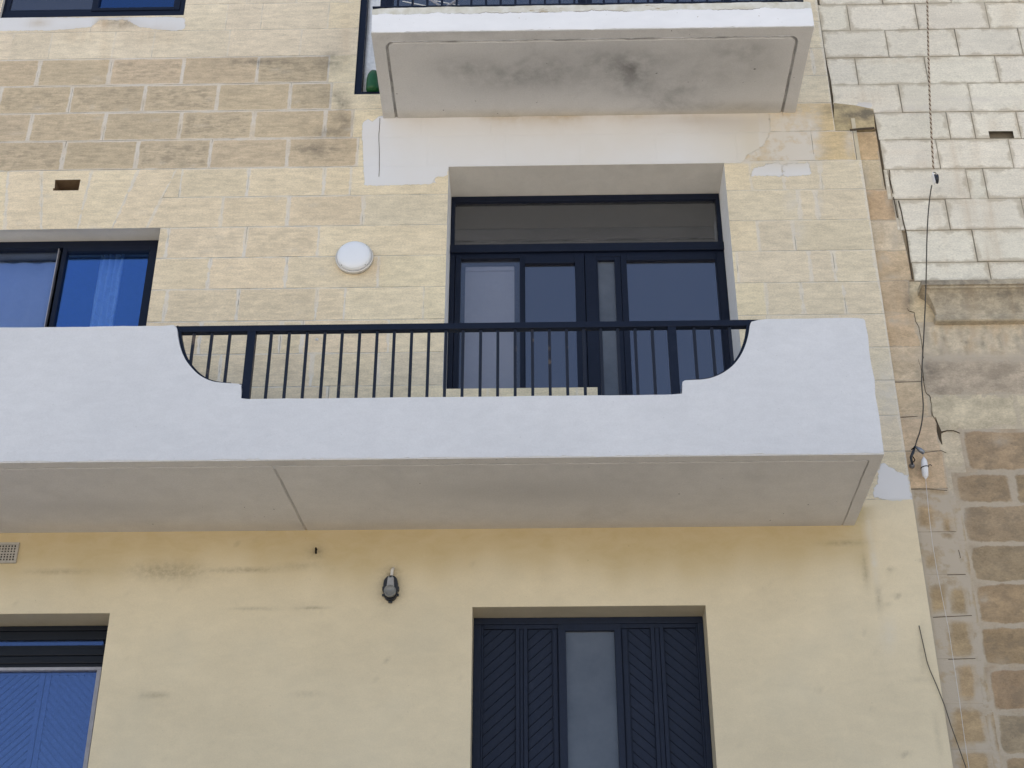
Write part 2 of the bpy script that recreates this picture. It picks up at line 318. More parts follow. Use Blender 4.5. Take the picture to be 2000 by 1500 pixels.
# ------------------------------------------------------------------ masonry builder
def poly_sd(x, z, poly):
    """signed distance (positive inside) from points to a polygon"""
    p = np.array(poly, float); n = len(p); d = np.full(x.shape, 1e9); ins = np.zeros(x.shape, bool)
    for i in range(n):
        a, b = p[i], p[(i+1)%n]; e = b-a; wx, wz = x-a[0], z-a[1]
        t = np.clip((wx*e[0]+wz*e[1])/max(e@e, 1e-12), 0, 1)
        d = np.minimum(d, np.hypot(wx-e[0]*t, wz-e[1]*t))
        c = ((a[1] <= z) != (b[1] <= z)) & (x < (b[0]-a[0])*(z-a[1])/((b[1]-a[1]) if abs(b[1]-a[1]) > 1e-9 else 1e-9)+a[0])
        ins ^= c
    return np.where(ins, d, -d)
class Tiles:
    def __init__(s, step=.03): s.v=[]; s.f=[]; s.e=[]; s.t=[]; s.p=[]; s.m=[]; s.nv=0; s.step=step
    def quad(s, BL, BR, TR, TL, y, tint, wv=.006, wh=.004, dirt=0., jd=.6, pale=.5, holes=(), mat=0, depth=0., tiltx=0., step=None, skip=None):
        """front of one block; corners (x,z) counter-clockwise from bottom left"""
        BL, BR, TR, TL = [np.array(q, float) for q in (BL, BR, TR, TL)]
        st = step or s.step
        W = max(np.linalg.norm(BR-BL), np.linalg.norm(TR-TL)); H = max(np.linalg.norm(TL-BL), np.linalg.norm(TR-BR))
        us = np.linspace(0, 1, max(2, int(W/st)+2)); vs = np.linspace(0, 1, max(2, int(H/st)+2))
        if holes:
            x0, x1, z0, z1 = BL[0], BR[0], BL[1], TL[1]
            for h in holes:
                for q in h[:2]:
                    if x0 < q < x1: us = np.append(us, (q-x0)/(x1-x0))
                for q in h[2:]:
                    if z0 < q < z1: vs = np.append(vs, (q-z0)/(z1-z0))
            us = np.unique(us); vs = np.unique(vs)
        U, V = np.meshgrid(us, vs)
        a, b = BL[None]*1, BR[None]*1
        X = (1-U)*(1-V)*BL[0]+U*(1-V)*BR[0]+U*V*TR[0]+(1-U)*V*TL[0]
        Z = (1-U)*(1-V)*BL[1]+U*(1-V)*BR[1]+U*V*TR[1]+(1-U)*V*TL[1]
        Y = y+tiltx*(U-.5)+0*V
        nv = X.size; idx = np.arange(nv).reshape(X.shape)+s.nv
        F = np.stack([idx[:-1,:-1], idx[:-1,1:], idx[1:,1:], idx[1:,:-1]], -1).reshape(-1,4)
        if holes:
            cx = ((X[:-1,:-1]+X[1:,1:])/2).ravel(); cz = ((Z[:-1,:-1]+Z[1:,1:])/2).ravel(); keep = np.ones(len(F), bool)
            for h in holes: keep &= ~((cx>h[0])&(cx<h[1])&(cz>h[2])&(cz<h[3]))
            F = F[keep]
        if len(F) == 0: return
        s.v.append(np.stack([X,Y,Z],-1).reshape(-1,3)); s.f.append(F); s.m.append(np.full(len(F), mat))
        e = np.stack([U*W, V*H, (1-U)*W, (1-V)*H], -1).reshape(-1,4); s.e.append(e)
        s.t.append(np.tile([*tint, wv], (nv,1))); s.p.append(np.tile([dirt, jd, wh, pale], (nv,1)))
        s.nv += nv
        if depth:
            ring = np.concatenate([idx[0,:], idx[1:,-1], idx[-1,:-1][::-1], idx[1:-1,0][::-1]])-s.nv+nv
            base = np.stack([X,Y,Z],-1).reshape(-1,3)[ring]; back = base.copy(); back[:,1] += depth; k = len(ring)
            s.v.append(np.concatenate([base, back])); i0 = s.nv; j = np.arange(k); jn = (j+1)%k
            s.f.append(np.stack([i0+jn, i0+j, i0+k+j, i0+k+jn], -1)); s.m.append(np.full(k, mat))
            s.e.append(np.full((2*k,4), .5)); s.t.append(np.tile([*(np.array(tint)*.8), 0], (2*k,1))); s.p.append(np.tile([.3,0,0,0], (2*k,1))); s.nv += 2*k
    def build(s, name, mats, parent, stains):
        v = np.concatenate(s.v); f = np.concatenate(s.f); mi = np.concatenate(s.m)
        me = bpy.data.meshes.new(name); me.vertices.add(len(v)); me.vertices.foreach_set('co', v.ravel())
        me.loops.add(f.size); me.loops.foreach_set('vertex_index', f.ravel().astype(np.int32))
        me.polygons.add(len(f)); me.polygons.foreach_set('loop_start', np.arange(0, f.size, 4, dtype=np.int32)); me.polygons.foreach_set('material_index', mi.astype(np.int32))
        me.update(calc_edges=True)
        for nm, arr in (('edge', s.e), ('tint', s.t), ('par', s.p), ('stain', [stains(v)])):
            at = me.attributes.new(nm, 'FLOAT_COLOR', 'POINT'); at.data.foreach_set('color', np.concatenate(arr).astype(np.float32).ravel())
        for mm in mats: me.materials.append(mm)
        me.validate()
        return link(name, me, parent)
def blob(px, py, cx, cy, rx, ry, ang=0):
    a = R(ang); dx, dy = px-cx, py-cy
    u = (dx*math.cos(a)+dy*math.sin(a))/rx; v = (-dx*math.sin(a)+dy*math.cos(a))/ry
    return np.exp(-(u*u+v*v))
def rectz(px, py, x0, x1, y0, y1, s=8):
    return 1/(1+np.exp(-(px-x0)/s))/(1+np.exp((px-x1)/s))/(1+np.exp(-(py-y0)/s))/(1+np.exp((py-y1)/s))
def jit(c, a=.06, h=.009):
    k = 1+random.uniform(-a, a); return tuple(min(.85, x*k*(1+random.uniform(-h,h))) for x in c)

# ================================================================== ground
g = MB(); g.box(-300, 300, -300, 300, -.3, 0); tag(g.build('ground', M['ground']), kind='structure')
g = MB(); g.box(-60, 60, -7.2, -1.6, .004, .008); tag(g.build('road', M['asphalt']), kind='structure')
g = MB(); g.box(-60, 60, -1.6, -.02, 0.0, .13, .01); tag(g.build('pavement', M['ground']), kind='structure')

# ================================================================== the painted and stone apartment building
bld = empty('apartment_building', (0,0,0), 'limestone apartment building, pale stone above and yellow paint below, with white balconies and navy windows', 'building')
XR = 2.385; XL = -8.; ZT = 13.6
def zc(px, py, Y=0.): return P(px, py, Y).z
def xc(px, py, Y=0.): return P(px, py, Y).x

# openings in the wall plane: x0, x1, z0, z1
op_up   = (-.643, 1.380, zc(1100,757), zc(1145,322))              # balcony door and window, upper floor
op_low  = (-.422, 1.017, 2.55, zc(1150,1184))                     # shutter door below
op_midl = (-5.2, -2.710, zc(150,445)-1.25, zc(150,443.5))
op_topl = (-4.245, xc(361,15), zc(200,32), zc(200,32)+1.25)
op_lowl = (-5.2, -2.672, 3.1, zc(150,1198))
op_top3 = (xc(698,90), 1.95, zc(715,184), zc(715,184)+2.3)
door_r  = (xc(1167,762), 1.380, zc(1100,757)-.55, zc(1100,757)+.001)
hole_v  = (xc(106,362), xc(155,362), zc(130,372), zc(130,351))
holes = [op_up, op_low, op_midl, op_topl, op_lowl, op_top3, door_r, hole_v]

Wt = Tiles(.03)
ys = [7,58,110,163,216,271,328,384,443,502.5,564,627,691.5,756]
Zs = [P(500,y).z for y in ys]
while Zs[0] < ZT: Zs.insert(0, Zs[0]+.268); ys.insert(0, None)
zyel = P(1740,976).z
while Zs[-1]-.27 > zyel: Zs.append(Zs[-1]-.268); ys.append(None)
Zs[-1] = zyel
rowj = {7:[444,512,642], 58:[26,101,224,301,448,588], 110:[77,217,359,504,643], 163:[2,140,283,426,567,648], 216:[61,206,353,495,635,690],
        271:[126,269,412,561,700], 328:[329,353,485,633,686,1466,1530,1604], 384:[287,433,563,709,1561,1597], 443:[480,623,1480,1552],
        502.5:[409,559,740,1440,1583,1630], 564:[465,618,674,827,1496,1568,1650], 627:[392,548,590,760,1500,1640], 691.5:[429,609,736,1690], 756:[480,640,800]}
TW = C(182,166,140,K); TN = C(203,190,167,K); TM = C(202,187,160,K); TR_ = C(198,186,162,K)
for i in range(len(Zs)-1):
    zt, zb, y = Zs[i], Zs[i+1], ys[i]
    zm = (zt+zb)/2; pymid = PXm(0, 0, zm)[1]
    if y in rowj: js = sorted(xc(j, pymid) for j in rowj[y])
    else:
        js = []; x = -3.9+random.uniform(0,.3)
        while x < XR: js.append(x); x += random.choice((.40,.53,.53,.56))
    x = js[0]
    while x > XL: x -= random.uniform(.48,.58); js.insert(0, x)
    xr = P(1617,150).x if zm > P(1650,203).z else XR
    if y in (216, 271): xr = P(1669,285).x if y == 271 else P(1628,230).x
    js = [j for j in js if j < xr-.05]; last = js[-1]
    while last < xr-.62:
        last += random.uniform(.50,.60); 
        if last < xr-.1: js.append(last)
    js = [XL]+[j for j in js if j > XL+.05]+[xr]
    for a, b in zip(js, js[1:]):
        pxm = PXm((a+b)/2, 0, zm)[0]
        if y in (110,163,216,271) and pxm < 700: st = dict(tint=jit(TW,.05), wv=random.uniform(.010,.018), wh=random.uniform(.008,.014), dirt=random.uniform(.4,.85), jd=.8, pale=.72)
        elif y in (328,384) and pxm < 700: st = dict(tint=jit(TM,.05), wv=.013, wh=.007, dirt=random.uniform(.1,.45), jd=.7, pale=.8)
        elif y in (443,502.5,564,627,691.5,756) and pxm < 700: st = dict(tint=jit(TM,.045), wv=random.uniform(.008,.016), wh=.006, dirt=random.uniform(.05,.4), jd=.75, pale=.8)
        elif y in (216,271) and pxm > 1500: st = dict(tint=jit(C(188,168,132,K),.05), wv=.006, wh=.006, dirt=.45, jd=.8, pale=.6)
        elif pxm > 1400 or b > 1.6: st = dict(tint=jit(TR_,.035), wv=random.uniform(.008,.020), wh=.005, dirt=random.uniform(0,.15), jd=.65, pale=.55)
        elif pxm > 690: st = dict(tint=jit(C(205,192,164,K),.03), wv=.006, wh=.004, dirt=random.uniform(0,.12), jd=.7, pale=.5)
        else: st = dict(tint=jit(TN,.04), wv=.005, wh=.004, dirt=random.uniform(0,.12), jd=.55, pale=.4)
        if (y == 328 and b < xc(360, pymid)) or (y == 384 and b < xc(440, pymid)): continue     # the lintel's tall slanting stones stand here
        Wt.quad((a,zb),(b,zb),(b,zt),(a,zt), 0, holes=holes, **st)
# tall slanting stones over the left window
zl0, zl1, zl2 = zc(200,443.5), zc(200,384), zc(200,328)
zl0 = Zs[ys.index(443)]
zl1 = Zs[ys.index(384)]; zl2 = Zs[ys.index(328)]
vb = [xc(p,443) for p in (82,152,219,287)]; vt = [xc(p,330) for p in (82,180,271,346)]
lx = [-3.95-.0*k for k in range(1)]
q = [(XL, XL)]
x = vb[0]-.27; lt = []
while x > -6: lt.insert(0, (x, x-(-3.55-x)*.22 if x < -3.6 else x)); x -= .27
q += lt+list(zip(vb, vt))
for (b0,t0),(b1,t1) in zip(q, q[1:]):
    last = b1 == vb[-1]
    Wt.quad((b0,zl0),(b1,zl0),(t1,zl2),(t0,zl2), 0, jit(C(205,190,162,K),.03), wv=.011, wh=.004, dirt=.08, jd=.4, pale=.7, holes=[hole_v], step=.012 if b0 < hole_v[1]+.1 and b1 > hole_v[0]-.1 else None)
# closing strip right of the lintel in both courses
a0 = xc(287,443); a1 = xc(346,330)
j1 = xc(433,414); am = xc(329,384)
# (the two courses' own stones start here)
pm1 = PXm(0,0,(zl0+zl1)/2)[1]; pm2 = PXm(0,0,(zl1+zl2)/2)[1]
Wt.quad((a0,zl0),(xc(433,pm1),zl0),(xc(433,pm1),zl1),(a0+(a1-a0)*(zl1-zl0)/(zl2-zl0),zl1), 0, jit(TM,.04), wv=.009, wh=.005, dirt=.15, jd=.7, pale=.55)
Wt.quad((a0+(a1-a0)*(zl1-zl0)/(zl2-zl0),zl1),(xc(353,pm2),zl1),(xc(353,pm2),zl2),(min(a1,xc(353,pm2)-.001),zl2), 0, jit(TM,.04), wv=.004, wh=.005, dirt=.15, jd=.7, pale=.3)
# sill block under the left part of the upper opening stands in the hole of the door
# painted lower storey
Wt.quad((XL,0),(XR,0),(XR,zyel),(XL,zyel), -.002, C(202,189,161,K), wv=0, wh=0, dirt=0, jd=0, pale=0, holes=holes, mat=1)
def zx(pts, Y=0.): return [(P(a,b,Y).x, P(a,b,Y).z) for a,b in pts]
patches = [zx([(707,242),(716,231),(728,237),(742,226),(1500,214),(1506,240),(1500,262),(1496,280),(1480,292),(1464,300),(1450,318),(1430,319),(876,328),(874,344),(852,346),(846,353),(873,359),(711,363)]),
           zx([(1466,344),(1470,331),(1500,321),(1525,320),(1528,343)]), zx([(1531,320),(1580,316),(1584,341),(1533,345)]),
           zx([(-300,34),(362,34),(362,57),(345,61),(270,52),(250,40),(190,40),(180,52),(95,60),(-300,62)]),
           zx([(1722,903),(1738,912),(1772,930),(1783,975),(1740,979),(1704,971),(1712,940)])]
def main_stain(v):
    x, z = v[:,0], v[:,2]; px, py = PXnp(x, v[:,1], z)
    s = np.zeros((len(v),4)); s[:,0] = 0
    best = np.full(len(v), -9.)
    for pl in patches: best = np.maximum(best, poly_sd(x, z, pl))
    s[:,0] = np.clip(.5+best/np.where(px > 1450, .10, .06), 0, 1)
    d = np.zeros(len(v)); r = d.copy(); p = d.copy()
    for a in ((660,190,22,14),(672,240,18,22),(640,260,30,10),(240,45,30,10),(670,205,12,8),(1640,215,40,14),(618,290,40,10),(1590,250,20,6),(500,120,60,6),(650,120,20,20)): d += .8*blob(px,py,*a)
    d += 2.*blob(px,py,158,91,6,1.6)+1.5*blob(px,py,372,480,1.5,1.5)
    # localised marks on the yellow paint
    for a in ((610,1187,28,3.2),(598,1353,26,3),(500,1190,40,1.6),(330,1115,70,16),(480,1112,60,4),(120,1118,60,3),(590,1107,40,4),(520,1353,30,1.5),(300,1357,25,1.5),(763,1150,22,34),(765,1118,14,10),(617,1077,16,13),
              (1787,1205,35,1.8),(1797,1225,2.5,8),(1800,1260,3,22),(1806,1300,4,12),(1830,1400,2.5,60,-6),(1745,1343,30,1.6),(1718,1200,2,60,-4),(1710,1160,1.6,40,-6),(1690,1110,1.2,30,-6),(1650,1062,40,3),(1740,1112,5,2.5),(1752,1163,6,3),(1733,1180,4,4),(1800,1095,6,5),(1797,1330,30,1.6),(1760,1475,25,1.5,-10)): d += .55*blob(px,py,*a)
    r += 1.1*blob(px,py,200,45,12,10)+1.*blob(px,py,240,46,8,10)+.7*blob(px,py,75,45,20,8)
    for a in ((215,45,22,8),(205,110,10,50),(150,70,40,16),(300,70,60,20),(676,70,10,60),(700,530,40,12),(735,520,16,20),(690,500,10,10)): r += .5*blob(px,py,*a)
    for a in ((1696,1030,7,22),(1706,1090,3,40,-8),(1712,1110,4,40,-6),(1735,1240,14,30),(1740,760,30,60),(1660,270,10,40),(1575,290,22,34),(1560,300,40,20),(1530,310,40,14),(1590,250,14,40),(1240,940,3,3),(1545,395,12,20),(1560,450,10,20),(1600,400,6,25)): p += .7*blob(px,py,*a)
    for _ in range(60):
        cx, cy = random.uniform(0,690), random.uniform(120,700); p += .35*blob(px,py,cx,cy,random.uniform(3,14),random.uniform(2,5))
    for _ in range(70):
        cx, cy = random.uniform(0,1800), random.uniform(1050,1500); d += random.uniform(.12,.4)*blob(px,py,cx,cy,random.uniform(2,5),random.uniform(1.5,4))
    # unfaded deeper yellow and balcony shade painted together, with a ragged lower tide line
    ub = np.exp(-np.clip(py-(226+4*np.sin(px*.02)),0,400)/14.)*(py > 215)*(py < 300)*rectz(px,py,790,1560,0,400,14)*(.75+.3*np.sin(px*.013)+.2*np.sin(px*.047)); r += .9*ub
    for a in ((1440,250,90,16),(1400,235,120,8)): d += .5*blob(px,py,*a)
    p += 1.0*np.clip((px-1330)/150., 0, 1)*(py > 212)*(py < 320)*(px < 1480)+1.2*rectz(px,py,1474,1560,212,308,13)+.6*rectz(px,py,1530,1584,228,300,12); r -= .25*rectz(px,py,1470,1566,250,312,8)
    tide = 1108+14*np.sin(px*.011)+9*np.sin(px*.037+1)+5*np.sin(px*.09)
    yl_shade = 1/(1+np.exp((py-tide)/16.))*(py > 985)*(z < zyel)*np.clip((1715-px)/30., 0, 1)
    r = r+yl_shade*.9
    # soiling blown under the upper balcony on the white paint
    s[:,1] = d; s[:,2] = r; s[:,3] = p
    return s
def yellow_mat():
    n = NT('yellow_masonry_paint'); tint, _, _, _, _ = n.attr('tint'); _, patch, dark, rust, smear = n.attr('stain'); p = n.obj()
    mid = n.noise(n.obj((1,1,2.)), 7, 6, .62, .5); fine = n.noise(p, 120, 3, .7); big = n.noise(n.obj((1,1,1.6)), 1.1, 5, .6)
    v = n.math('ADD', n.math('MULTIPLY', n.lstep(mid, .3, .7, .965, 1.035), n.lstep(big, .3, .7, .93, 1.06)), n.lstep(fine, .3, .7, -.04, .04))
    cc = n.n('CombineColor'); [n.put(cc.inputs[i], v) for i in range(3)]
    col = n.mix(1., tint, cc.outputs[0], 'MULTIPLY')
    col = n.mix(n.math('MULTIPLY', n.sstep(n.noise(n.obj((1,1,1.)), 1.5, 3, .5), .5, .7), .25), col, (.60,.55,.42))
    col = n.mix(n.math('MULTIPLY', rust, n.lstep(mid, .3, .65, .7, 1.), clamp=True), col, (.52,.41,.22))  # unwashed band under the balcony, with its shade mixed into the colour
    col = n.mix(n.math('MULTIPLY', dark, n.lstep(n.noise(p, 28, 5, .65), .32, .62, .25, 1.1), clamp=True), col, (.20,.165,.11))
    col = n.mix(n.math('MULTIPLY', smear, n.lstep(mid, .35, .6, .2, .9), clamp=True), col, (.68,.63,.53))
    col = n.mix(n.math('MULTIPLY', n.sstep(n.noise(p, 42, 2, .5), .74, .80), .5), col, (.26,.21,.13))
    pm = n.sstep(n.math('ADD', patch, n.math('MULTIPLY', n.math('SUBTRACT', n.noise(p, 22, 5, .7), .5), .4)), .47, .53)
    col = n.mix(pm, col, (.64,.62,.57))
    h = n.math('ADD', n.math('MULTIPLY', mid, .5), n.math('ADD', n.math('MULTIPLY', fine, .2), n.math('MULTIPLY', n.noise(p, 2.5, 3, .5), 1.2)))
    return n.bsdf(col, .85, .2, h, .5, .006)
M['yellow'] = yellow_mat()
# wall thickness edge on the right, the low block under the window part, and the painted edge
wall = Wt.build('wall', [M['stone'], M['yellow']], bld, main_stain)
Wd = Tiles(.05)
s_ = MB(); s_.box(XL, XL+.3, .03, 9, 0, ZT); s_.build('side_wall', M['reveal'], bld); s_ = MB(); s_.box(XR-.30, XR-.002, .03, 9, 0, 8.9); s_.box(XR-.46, XR-.162, .03, 9, 8.9, ZT); s_.build('side_wall', M['reveal'], bld)
s_ = MB(); s_.box(XR-.03, XR-.0015, -.0015, .03, 0, zyel); s_.box(XR-.03, XR-.0015, .001, .03, zyel, 8.9); s_.build('wall_edge', M['yellow_reveal'], bld)
s_ = MB(); s_.box(XL, XR-.2, 9, 9.3, 0, ZT); s_.build('back_wall', M['reveal'], bld)
s_ = MB(); s_.box(XL-.1, XR-.17, .0, 9.3, ZT, ZT+.3); s_.build('roof', M['reveal'], bld)

def reveal(name, op, depth, mat, sides='lrtb', matr=None):
    x0,x1,z0,z1 = op; t = .12
    m_ = MB()
    if 't' in sides: m_.box(x0-.02, x1+.02, .004, depth+.10, z1, z1+t)
    if 'b' in sides: m_.box(x0-.02, x1+.02, .004, depth+.10, z0-t, z0)
    if 'l' in sides: m_.box(x0-t, x0, .004, depth+.10, z0-.0, z1-.0)
    if 'r' in sides: m_.box(x1, x1+t, .004, depth+.10, z0-.0, z1-.0)
    return m_.build(name, mat, bld)
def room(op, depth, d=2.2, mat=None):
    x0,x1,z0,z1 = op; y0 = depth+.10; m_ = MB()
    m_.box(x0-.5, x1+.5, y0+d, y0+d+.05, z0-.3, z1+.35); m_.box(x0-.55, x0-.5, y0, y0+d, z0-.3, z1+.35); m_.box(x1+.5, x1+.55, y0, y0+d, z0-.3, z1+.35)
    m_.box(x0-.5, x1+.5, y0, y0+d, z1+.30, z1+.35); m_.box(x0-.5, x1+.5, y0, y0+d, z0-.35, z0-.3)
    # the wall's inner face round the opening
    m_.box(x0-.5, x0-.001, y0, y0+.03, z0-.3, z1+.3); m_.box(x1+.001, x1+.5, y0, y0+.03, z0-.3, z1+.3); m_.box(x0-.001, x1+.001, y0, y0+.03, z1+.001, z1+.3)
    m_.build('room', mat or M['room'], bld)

# ------------------------------------------------ frames measured in the picture, built as bars on their own plane
def bar(mb, Y, px0, px1, pyr, py0, py1, pxr, d=.05, bev=.003, y0=None):
    """bar whose sides are px0/px1 at height pyr and whose top/bottom are py0/py1 at pxr"""
    x0 = px0 if isinstance(px0, float) and abs(px0) < 20 else P(px0, pyr, Y).x
    x1 = px1 if isinstance(px1, float) and abs(px1) < 20 else P(px1, pyr, Y).x
    z1 = py0 if isinstance(py0, float) and 1 < py0 < 20 else P(pxr, py0, Y).z
    z0 = py1 if isinstance(py1, float) and 1 < py1 < 20 else P(pxr, py1, Y).z
    mb.box(min(x0,x1), max(x0,x1), Y, Y+d, min(z0,z1), max(z0,z1), bev); return (x0,x1,z0,z1)
def pane(name, mat, parent, x0, x1, z0, z1, y, t=.006):
    m_ = MB(); m_.box(x0, x1, y, y+t, z0, z1); return m_.build(name, mat, parent)

# --- upper balcony door (glazed screen) -----------------------------------
Y = .36
reveal('lintel', op_up, Y, M['reveal'], 't')
x0,x1,z0,z1 = op_up
m_ = MB(); m_.box(x0-.12, x0, .004, Y+.1, z0-.55, z1); m_.build('jamb', M['white_reveal'], bld); m_ = MB(); m_.box(x1, x1+.12, .004, Y+.1, z0-.55, z1); m_.build('jamb', M['white_reveal'], bld)
zb = z0-.55
m_ = MB(); m_.box(x0, door_r[0], .002, Y+.02, zb, z0, .008); lo = m_.build('sill_block', M['reveal'], bld)
m_ = MB()
zt = P(1100,381,Y).z
xa = x0+.0; xb = x1-.0
zT0, zT1 = P(1100,479,Y).z, P(1100,392,Y).z     # transom pane bottom/top
zTr = P(1100,494,Y).z
m_.box(xa+.001, xb-.001, Y, Y+.06, zT1, z1-.001, .003)
m_.box(xa+.001, P(888.5,430,Y).x, Y, Y+.06, zT0, zT1, .003); m_.box(P(1401,430,Y).x, xb-.001, Y, Y+.06, zT0, zT1, .003)
m_.box(xa+.001, xb-.001, Y-.025, Y+.06, zTr, zT0, .004)
xs1 = P(888.5,520,Y).x
m_.box(xa+.001, xs1, Y, Y+.06, zb, zTr, .003)
xr0 = P(1404,560,Y).x
m_.box(xr0, xb-.001, Y, Y+.06, zb, zTr, .003)
xp0, xp1 = P(1143,540,Y).x, P(1166,540,Y).x
m_.box(xp0, xp1, Y, Y+.06, zb, zTr, .003)
m_.box(xs1, xp0, Y, Y+.06, P(1000,500,Y).z, zTr, .002); m_.box(xp1, xr0, Y, Y+.06, P(1250,500,Y).z, zTr, .002)
scr = m_.build('balcony_door', M['navy'], bld); tag(scr, 'wide navy glazed door with a long fanlight behind the white balcony')
pane('fanlight_pane', M['g_trans'], scr, P(888.5,430,Y).x, P(1401,430,Y).x, zT0, zT1, Y+.03)
def sash(name, pxl, pxr_, pyr, pytop, pl, pr, zbot, gl, Yf, ptop, botrail=.07):
    m_ = MB(); X0 = P(pxl,pyr,Yf).x; X1 = P(pxr_,pyr,Yf).x; ZT_ = P(1100,pytop,Yf).z
    L_ = P(pl,pyr,Yf).x; R_ = P(pr,pyr,Yf).x; PT = P((pl+pr)/2,ptop,Yf).z
    m_.box(X0, L_, Yf, Yf+.045, zbot, ZT_, .003); m_.box(R_, X1, Yf, Yf+.045, zbot, ZT_, .003)
    m_.box(L_, R_, Yf, Yf+.045, PT, ZT_, .003); m_.box(L_, R_, Yf, Yf+.045, zbot, zbot+botrail, .003)
    o = m_.build(name, M['navy'], scr)
    pane('glass_pane', gl, scr, L_-.004, R_+.004, zbot+botrail-.004, PT+.004, Yf+.025)
    return L_, R_, PT
zs = z0+.004
L1 = sash('sash', 888.5, 1024.5, 560, 498, 899, 1015, zs, M['g_clear'], Y+.002, 504.5, .03)
L2 = sash('sash', 1024.8, 1142.5, 560, 498, 1025, 1124, zs, M['g_grey'], Y-.008, 513.5, .03)
L3 = sash('sash', 1166.5, 1214, 560, 498, 1169, 1202, zb+.01, M['g_film'], Y+.004, 508, .09)
L4 = sash('sash', 1214.5, 1404, 560, 498, 1226, 1402, zb+.01, M['g_grey'], Y-.004, 507, .12)
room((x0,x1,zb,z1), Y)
# roller blind behind the first pane
bl = MB(); bl.box(L1[0]+.03, L1[1]-.04, Y+.09, Y+.094, zs, L1[2]-.06); bl.box(L1[0]+.03, L1[1]-.04, Y+.075, Y+.11, L1[2]-.06, L1[2]-.02, .01)
tag(bl.build('roller_blind', M['blind']), 'pale grey roller blind hanging inside the leftmost narrow pane of the balcony door', 'blind')

# --- lower shutter door ----------------------------------------------------
Y = .18
reveal('lintel', op_low, Y, M['yellow_reveal'], 'tlr')
x0,x1,z0,z1 = op_low
def lx(c, yy=1350): return P(900+c*.26, yy, Y).x
m_ = MB()
yy = 1380
def xl(c): return P(900+c*.26, 1180+700*.26, Y).x           # columns read off at crop row 700
cols = dict(fl=(88,148), p1=(165,412), s1=(412,503), p2=(505,690), s2=(690,738), post=(738,795), g=(797,1172), post2=(1172,1222), s3=(1222,1275), p3=(1275,1450), s4=(1450,1548), p4=(1550,1800), fr=(1830,1862))
ztop = P(1150,1218,Y).z; ztf = P(1150,1226,Y).z; ztg = P(1150,1231,Y).z
m_.box(x0+.001, x1-.001, Y, Y+.07, ztop, z1-.001, .004)
m_.box(x0+.001, xl(150), Y, Y+.07, z0, ztop, .004); m_.box(xl(1815), x1-.001, Y, Y+.07, z0, ztop, .004)
m_.box(xl(150), xl(165), Y+.012, Y+.07, z0, ztop, .003); m_.box(xl(1800), xl(1815), Y+.012, Y+.07, z0, ztop, .003)
m_.box(xl(165), xl(738), Y+.008, Y+.06, ztf, ztop, .003); m_.box(xl(1222), xl(1800), Y+.008, Y+.06, ztf, ztop, .003)
m_.box(xl(738), xl(1222), Y+.002, Y+.06, ztg, ztop, .003)
m_.box(xl(738), xl(797), Y-.008, Y+.06, z0, ztg, .005); m_.box(xl(1172), xl(1222), Y-.008, Y+.06, z0, ztg, .005)
for a,b in ((412,503),(1450,1550)):
    m_.box(xl(a), xl(a+30), Y+.004, Y+.05, z0, ztf, .003); m_.box(xl(a+32), xl(b-32), Y+.014, Y+.05, z0, ztf, .003); m_.box(xl(b-30), xl(b), Y+.004, Y+.05, z0, ztf, .003)
for a,b in ((690,738),(1222,1275)):
    m_.box(xl(a), xl(b), Y+.016, Y+.05, z0, ztf, .003); m_.box(xl(a)+.006, xl(b)-.006, Y+.008, Y+.03, z0, ztf-.01, .003)
shut = m_.build('door', M['navy_wood'], bld); tag(shut, 'dark navy wooden shutter door with slanting boards and a narrow glass strip')
def herring(name, xa, xb, za, zb_, Yp, direction, mat, parent, pitch=.070, ang=42, g_=.0016):
    """boards laid aslant: each board its own bevelled strip, cut to the panel"""
    m_ = MB(); bm = m_.bm; w_ = xb-xa; h_ = w_*math.tan(R(ang)); z = za-h_-pitch
    while z < zb_+pitch:
        if direction > 0: quad = [(xa,z+g_),(xb,z+h_+g_),(xb,z+h_+pitch-g_),(xa,z+pitch-g_)]
        else: quad = [(xa,z+h_+g_),(xb,z+g_),(xb,z+pitch-g_),(xa,z+h_+pitch-g_)]
        quad = clipz(quad, za, zb_)
        if len(quad) > 2: m_.prism(quad, Yp, Yp+.02, .003)
        z += pitch
    m_.box(xa, xb, Yp+.0195, Yp+.027, za, zb_)
    return m_.build(name, mat, parent)
def clipz(poly, lo, hi):
    for s, lim in ((1, lo), (-1, -hi)):
        out = []
        for i in range(len(poly)):
            a, b = poly[i], poly[(i+1)%len(poly)]; da, db = s*a[1]-lim, s*b[1]-lim
            if da >= 0: out.append(a)
            if (da > 0) != (db > 0) and abs(da-db) > 1e-9:
                t = da/(da-db)
                if 1e-4 < t < 1-1e-4: out.append((a[0]+(b[0]-a[0])*t, a[1]+(b[1]-a[1])*t))
        poly = out
        if len(poly) < 3: return []
    # drop near-duplicate corners
    q_ = [p for i, p in enumerate(poly) if math.dist(p, poly[i-1]) > .004]
    return q_
for a,b,dr in ((165,412,1),(505,690,1),(1275,1450,-1),(1550,1800,-1)):
    herring('panel', xl(a), xl(b), z0+.1, ztf, Y+.024, dr, M['navy_wood'], shut)
pane('glass_pane', M['g_film'], shut, xl(797), xl(1172), z0+.1, ztg, Y+.025)
fm = MB(); fm.box(xl(797), xl(1172), Y+.045, Y+.05, z0+.1, ztg); fm.build('frosted_sheet', M['frosted'], shut)
room(op_low, Y)

